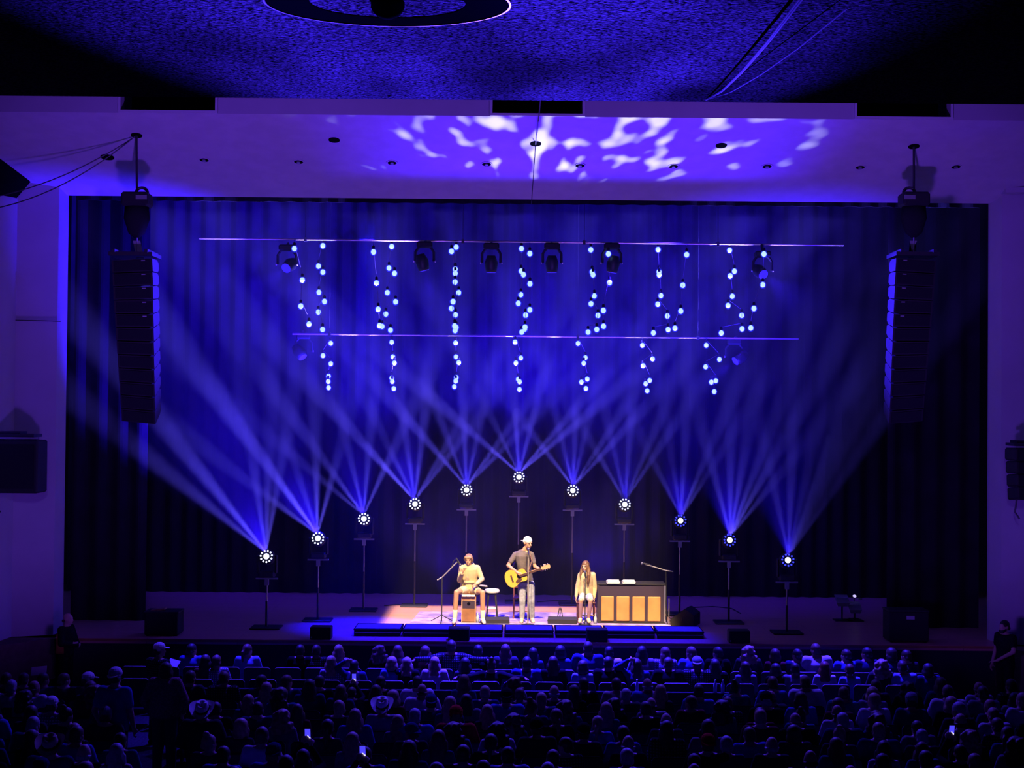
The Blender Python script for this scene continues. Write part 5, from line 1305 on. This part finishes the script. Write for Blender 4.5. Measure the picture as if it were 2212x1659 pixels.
# standing people
def stander(px, py, D, label, top, bottom, hair, hcol, rz, arms, hat=None, hatc='white', sleeve='long', yaw=0, pitch=0, g=1.0, htop=1.78, beard=False):
    x = P(px, py, D).x
    r = thing('person', label, 'person', (x, D, fz(D)), None, rz)
    s = htop / 1.78
    J = dict(hip=(0, 0, .95), sh=(0, -.02, 1.46), head=(0, -.04, 1.63), yaw=yaw, pitch=pitch, pL=(.09, 0, .93), pR=(-.09, 0, .93), kL=(.10, -.02, .50), kR=(-.10, -.02, .50), aL=(.11, .02, .09), aR=(-.11, .02, .09), fL=(.12, -.16, .04), fR=(-.12, -.16, .04),
             sL=(.18, 0, 1.44), eL=(.25, .02, 1.16), wL=(.24, -.12, .92), sR=(-.18, 0, 1.44), eR=(-.25, .02, 1.16), wR=(-.24, -.12, .92))
    J.update(arms)
    q, t = figure(r, J, dict(skin=SK[1], top=top, bottom=bottom, shoe=TM['black']), g, sleeve, 'long', .018, True, 1.0, 0, .10, (.4, .4), loose=.03)
    part('hair', HAIR[hair], HM[hcol], r, t(0, 0, 0), q)
    if hat: part('cowboy_hat' if hat == 'cowboy' else 'cap', HAT[hat], HATM[hatc], r, t(0, 0, .01), q)
    if beard:
        h = MB(); h.ell(t(0, -.062, -.085), (.056, .05, .045), q); h.cap(t(-.06, -.02, -.05), .022, t(-.04, -.07, -.09), .025); h.cap(t(.06, -.02, -.05), .022, t(.04, -.07, -.09), .025)
        h.skin('beard', HM['black'], r, .012)
    r.scale = (s, s, s)
    return r
fold = dict(eL=(.26, -.06, 1.17), wL=(.02, -.26, 1.16), hL=((-1, 0, .1), (0, 1, 0), 1), eR=(-.26, -.06, 1.17), wR=(-.02, -.28, 1.12), hR=((1, 0, .1), (0, 1, 0), -1))
stander(143, 1340, 28.1, 'standing person in dark clothes beside the left stage corner', TM['black'], TM['black'], 'bald', 'brown', R(75), fold, htop=1.74)
ov = P(128, 1390, 27.85)
t = thing('orange_vest', 'orange vest hanging at the left stage corner', 'vest', (ov.x, 27.9, ov.z))
MB().sect([((0, 0, .20), .03, .02), ((0, 0, .17), .075, .03), ((.0, 0, .0), .07, .035), ((-.01, 0, -.2), .085, .035)]).obj('cloth', M['orange'], t, True)
MB().tube([(0, 0, .19), (.0, .02, .26), (0, .28, .28)], .008, 6).obj('hook', M['black'], t)
lean = dict(eL=(.30, -.12, 1.20), wL=(.10, -.36, 1.02), hL=((-.8, -.5, -.1), (0, 0, -1), 1), eR=(-.28, .06, 1.18), wR=(-.30, -.02, .90))
stander(2172, 1345, 27.8, 'bearded person in black t-shirt standing at the right stage corner', TM['black'], TM['black'], 'short', 'black', R(-60), lean, sleeve='short', htop=1.80, beard=True)
up_ = dict(eL=(.27, -.10, 1.20), wL=(.16, -.34, 1.14))
stander(342, 1400, 24.55, 'standing person in checked shirt and light cap in the left aisle', TM['dark plaid'], DENIM, 'short', 'dark brown', math.pi - R(25), up_, 'cap', 'white', yaw=R(-20), htop=1.74)
pp = P(375, 1432, 24.9)
t = thing('paper_sheet', 'white paper held by the standing person in checked shirt', 'paper', pp); MB().box((0, 0, 0), (.20, .006, .15), Quaternion((1, 0, 0), R(-50)) @ Quaternion((0, 1, 0), R(18))).obj('sheet', M['paper'], t)
stander(357, 1470, 22.0, 'standing person in fuzzy brown cardigan with dark hair in the left aisle', mat('fuzzy_cardigan', (.30, .15, .17), .95, var=.4, scale=40, bump=.6, bscale=80), DENIM, 'bob', 'black', math.pi, dict(eL=(.32, .02, 1.16), wL=(.26, -.10, .96), eR=(-.32, .02, 1.16), wR=(-.26, -.10, .96)), g=1.22, htop=1.74)
stander(247, 1500, 20.5, 'standing person in blue t-shirt and white cap near the left aisle', TM['blue'], DENIM, 'short', 'dark brown', math.pi - R(10), dict(eL=(.30, -.02, 1.16)), 'capback', 'white', sleeve='short', g=1.12, htop=1.82)
pp = P(84, 1449, 24.6)
t = thing('paper_sheet', 'pale paper sign held up over the left audience', 'paper', pp); MB().box((0, 0, 0), (.26, .008, .15), Quaternion((0, 1, 0), R(-6)) @ Quaternion((1, 0, 0), R(-30))).obj('sheet', M['paper'], t)
for px, py, D, lb in ((1375, 1472, 25.35, 'water bottle standing on the partition behind the second row'), (1539, 1467, 25.6, 'left one of two clear bottles at the right end of the partition'), (1555, 1467, 25.6, 'right one of two clear bottles at the right end of the partition')):
    p = P(px, py, D)
    b0 = Vector((p.x, 25.25, .83))
    t = thing('water_bottle', lb, 'bottle', b0); MB().lathe([(.033, 0), (.033, .13), (.013, .19), (.013, .2)], (0, 0, 0)).obj('bottle', M['bottle'], t, True); MB().lathe([(.016, .2), (.016, .22), (.001, .221)], (0, 0, 0)).obj('lid', M['white'], t)
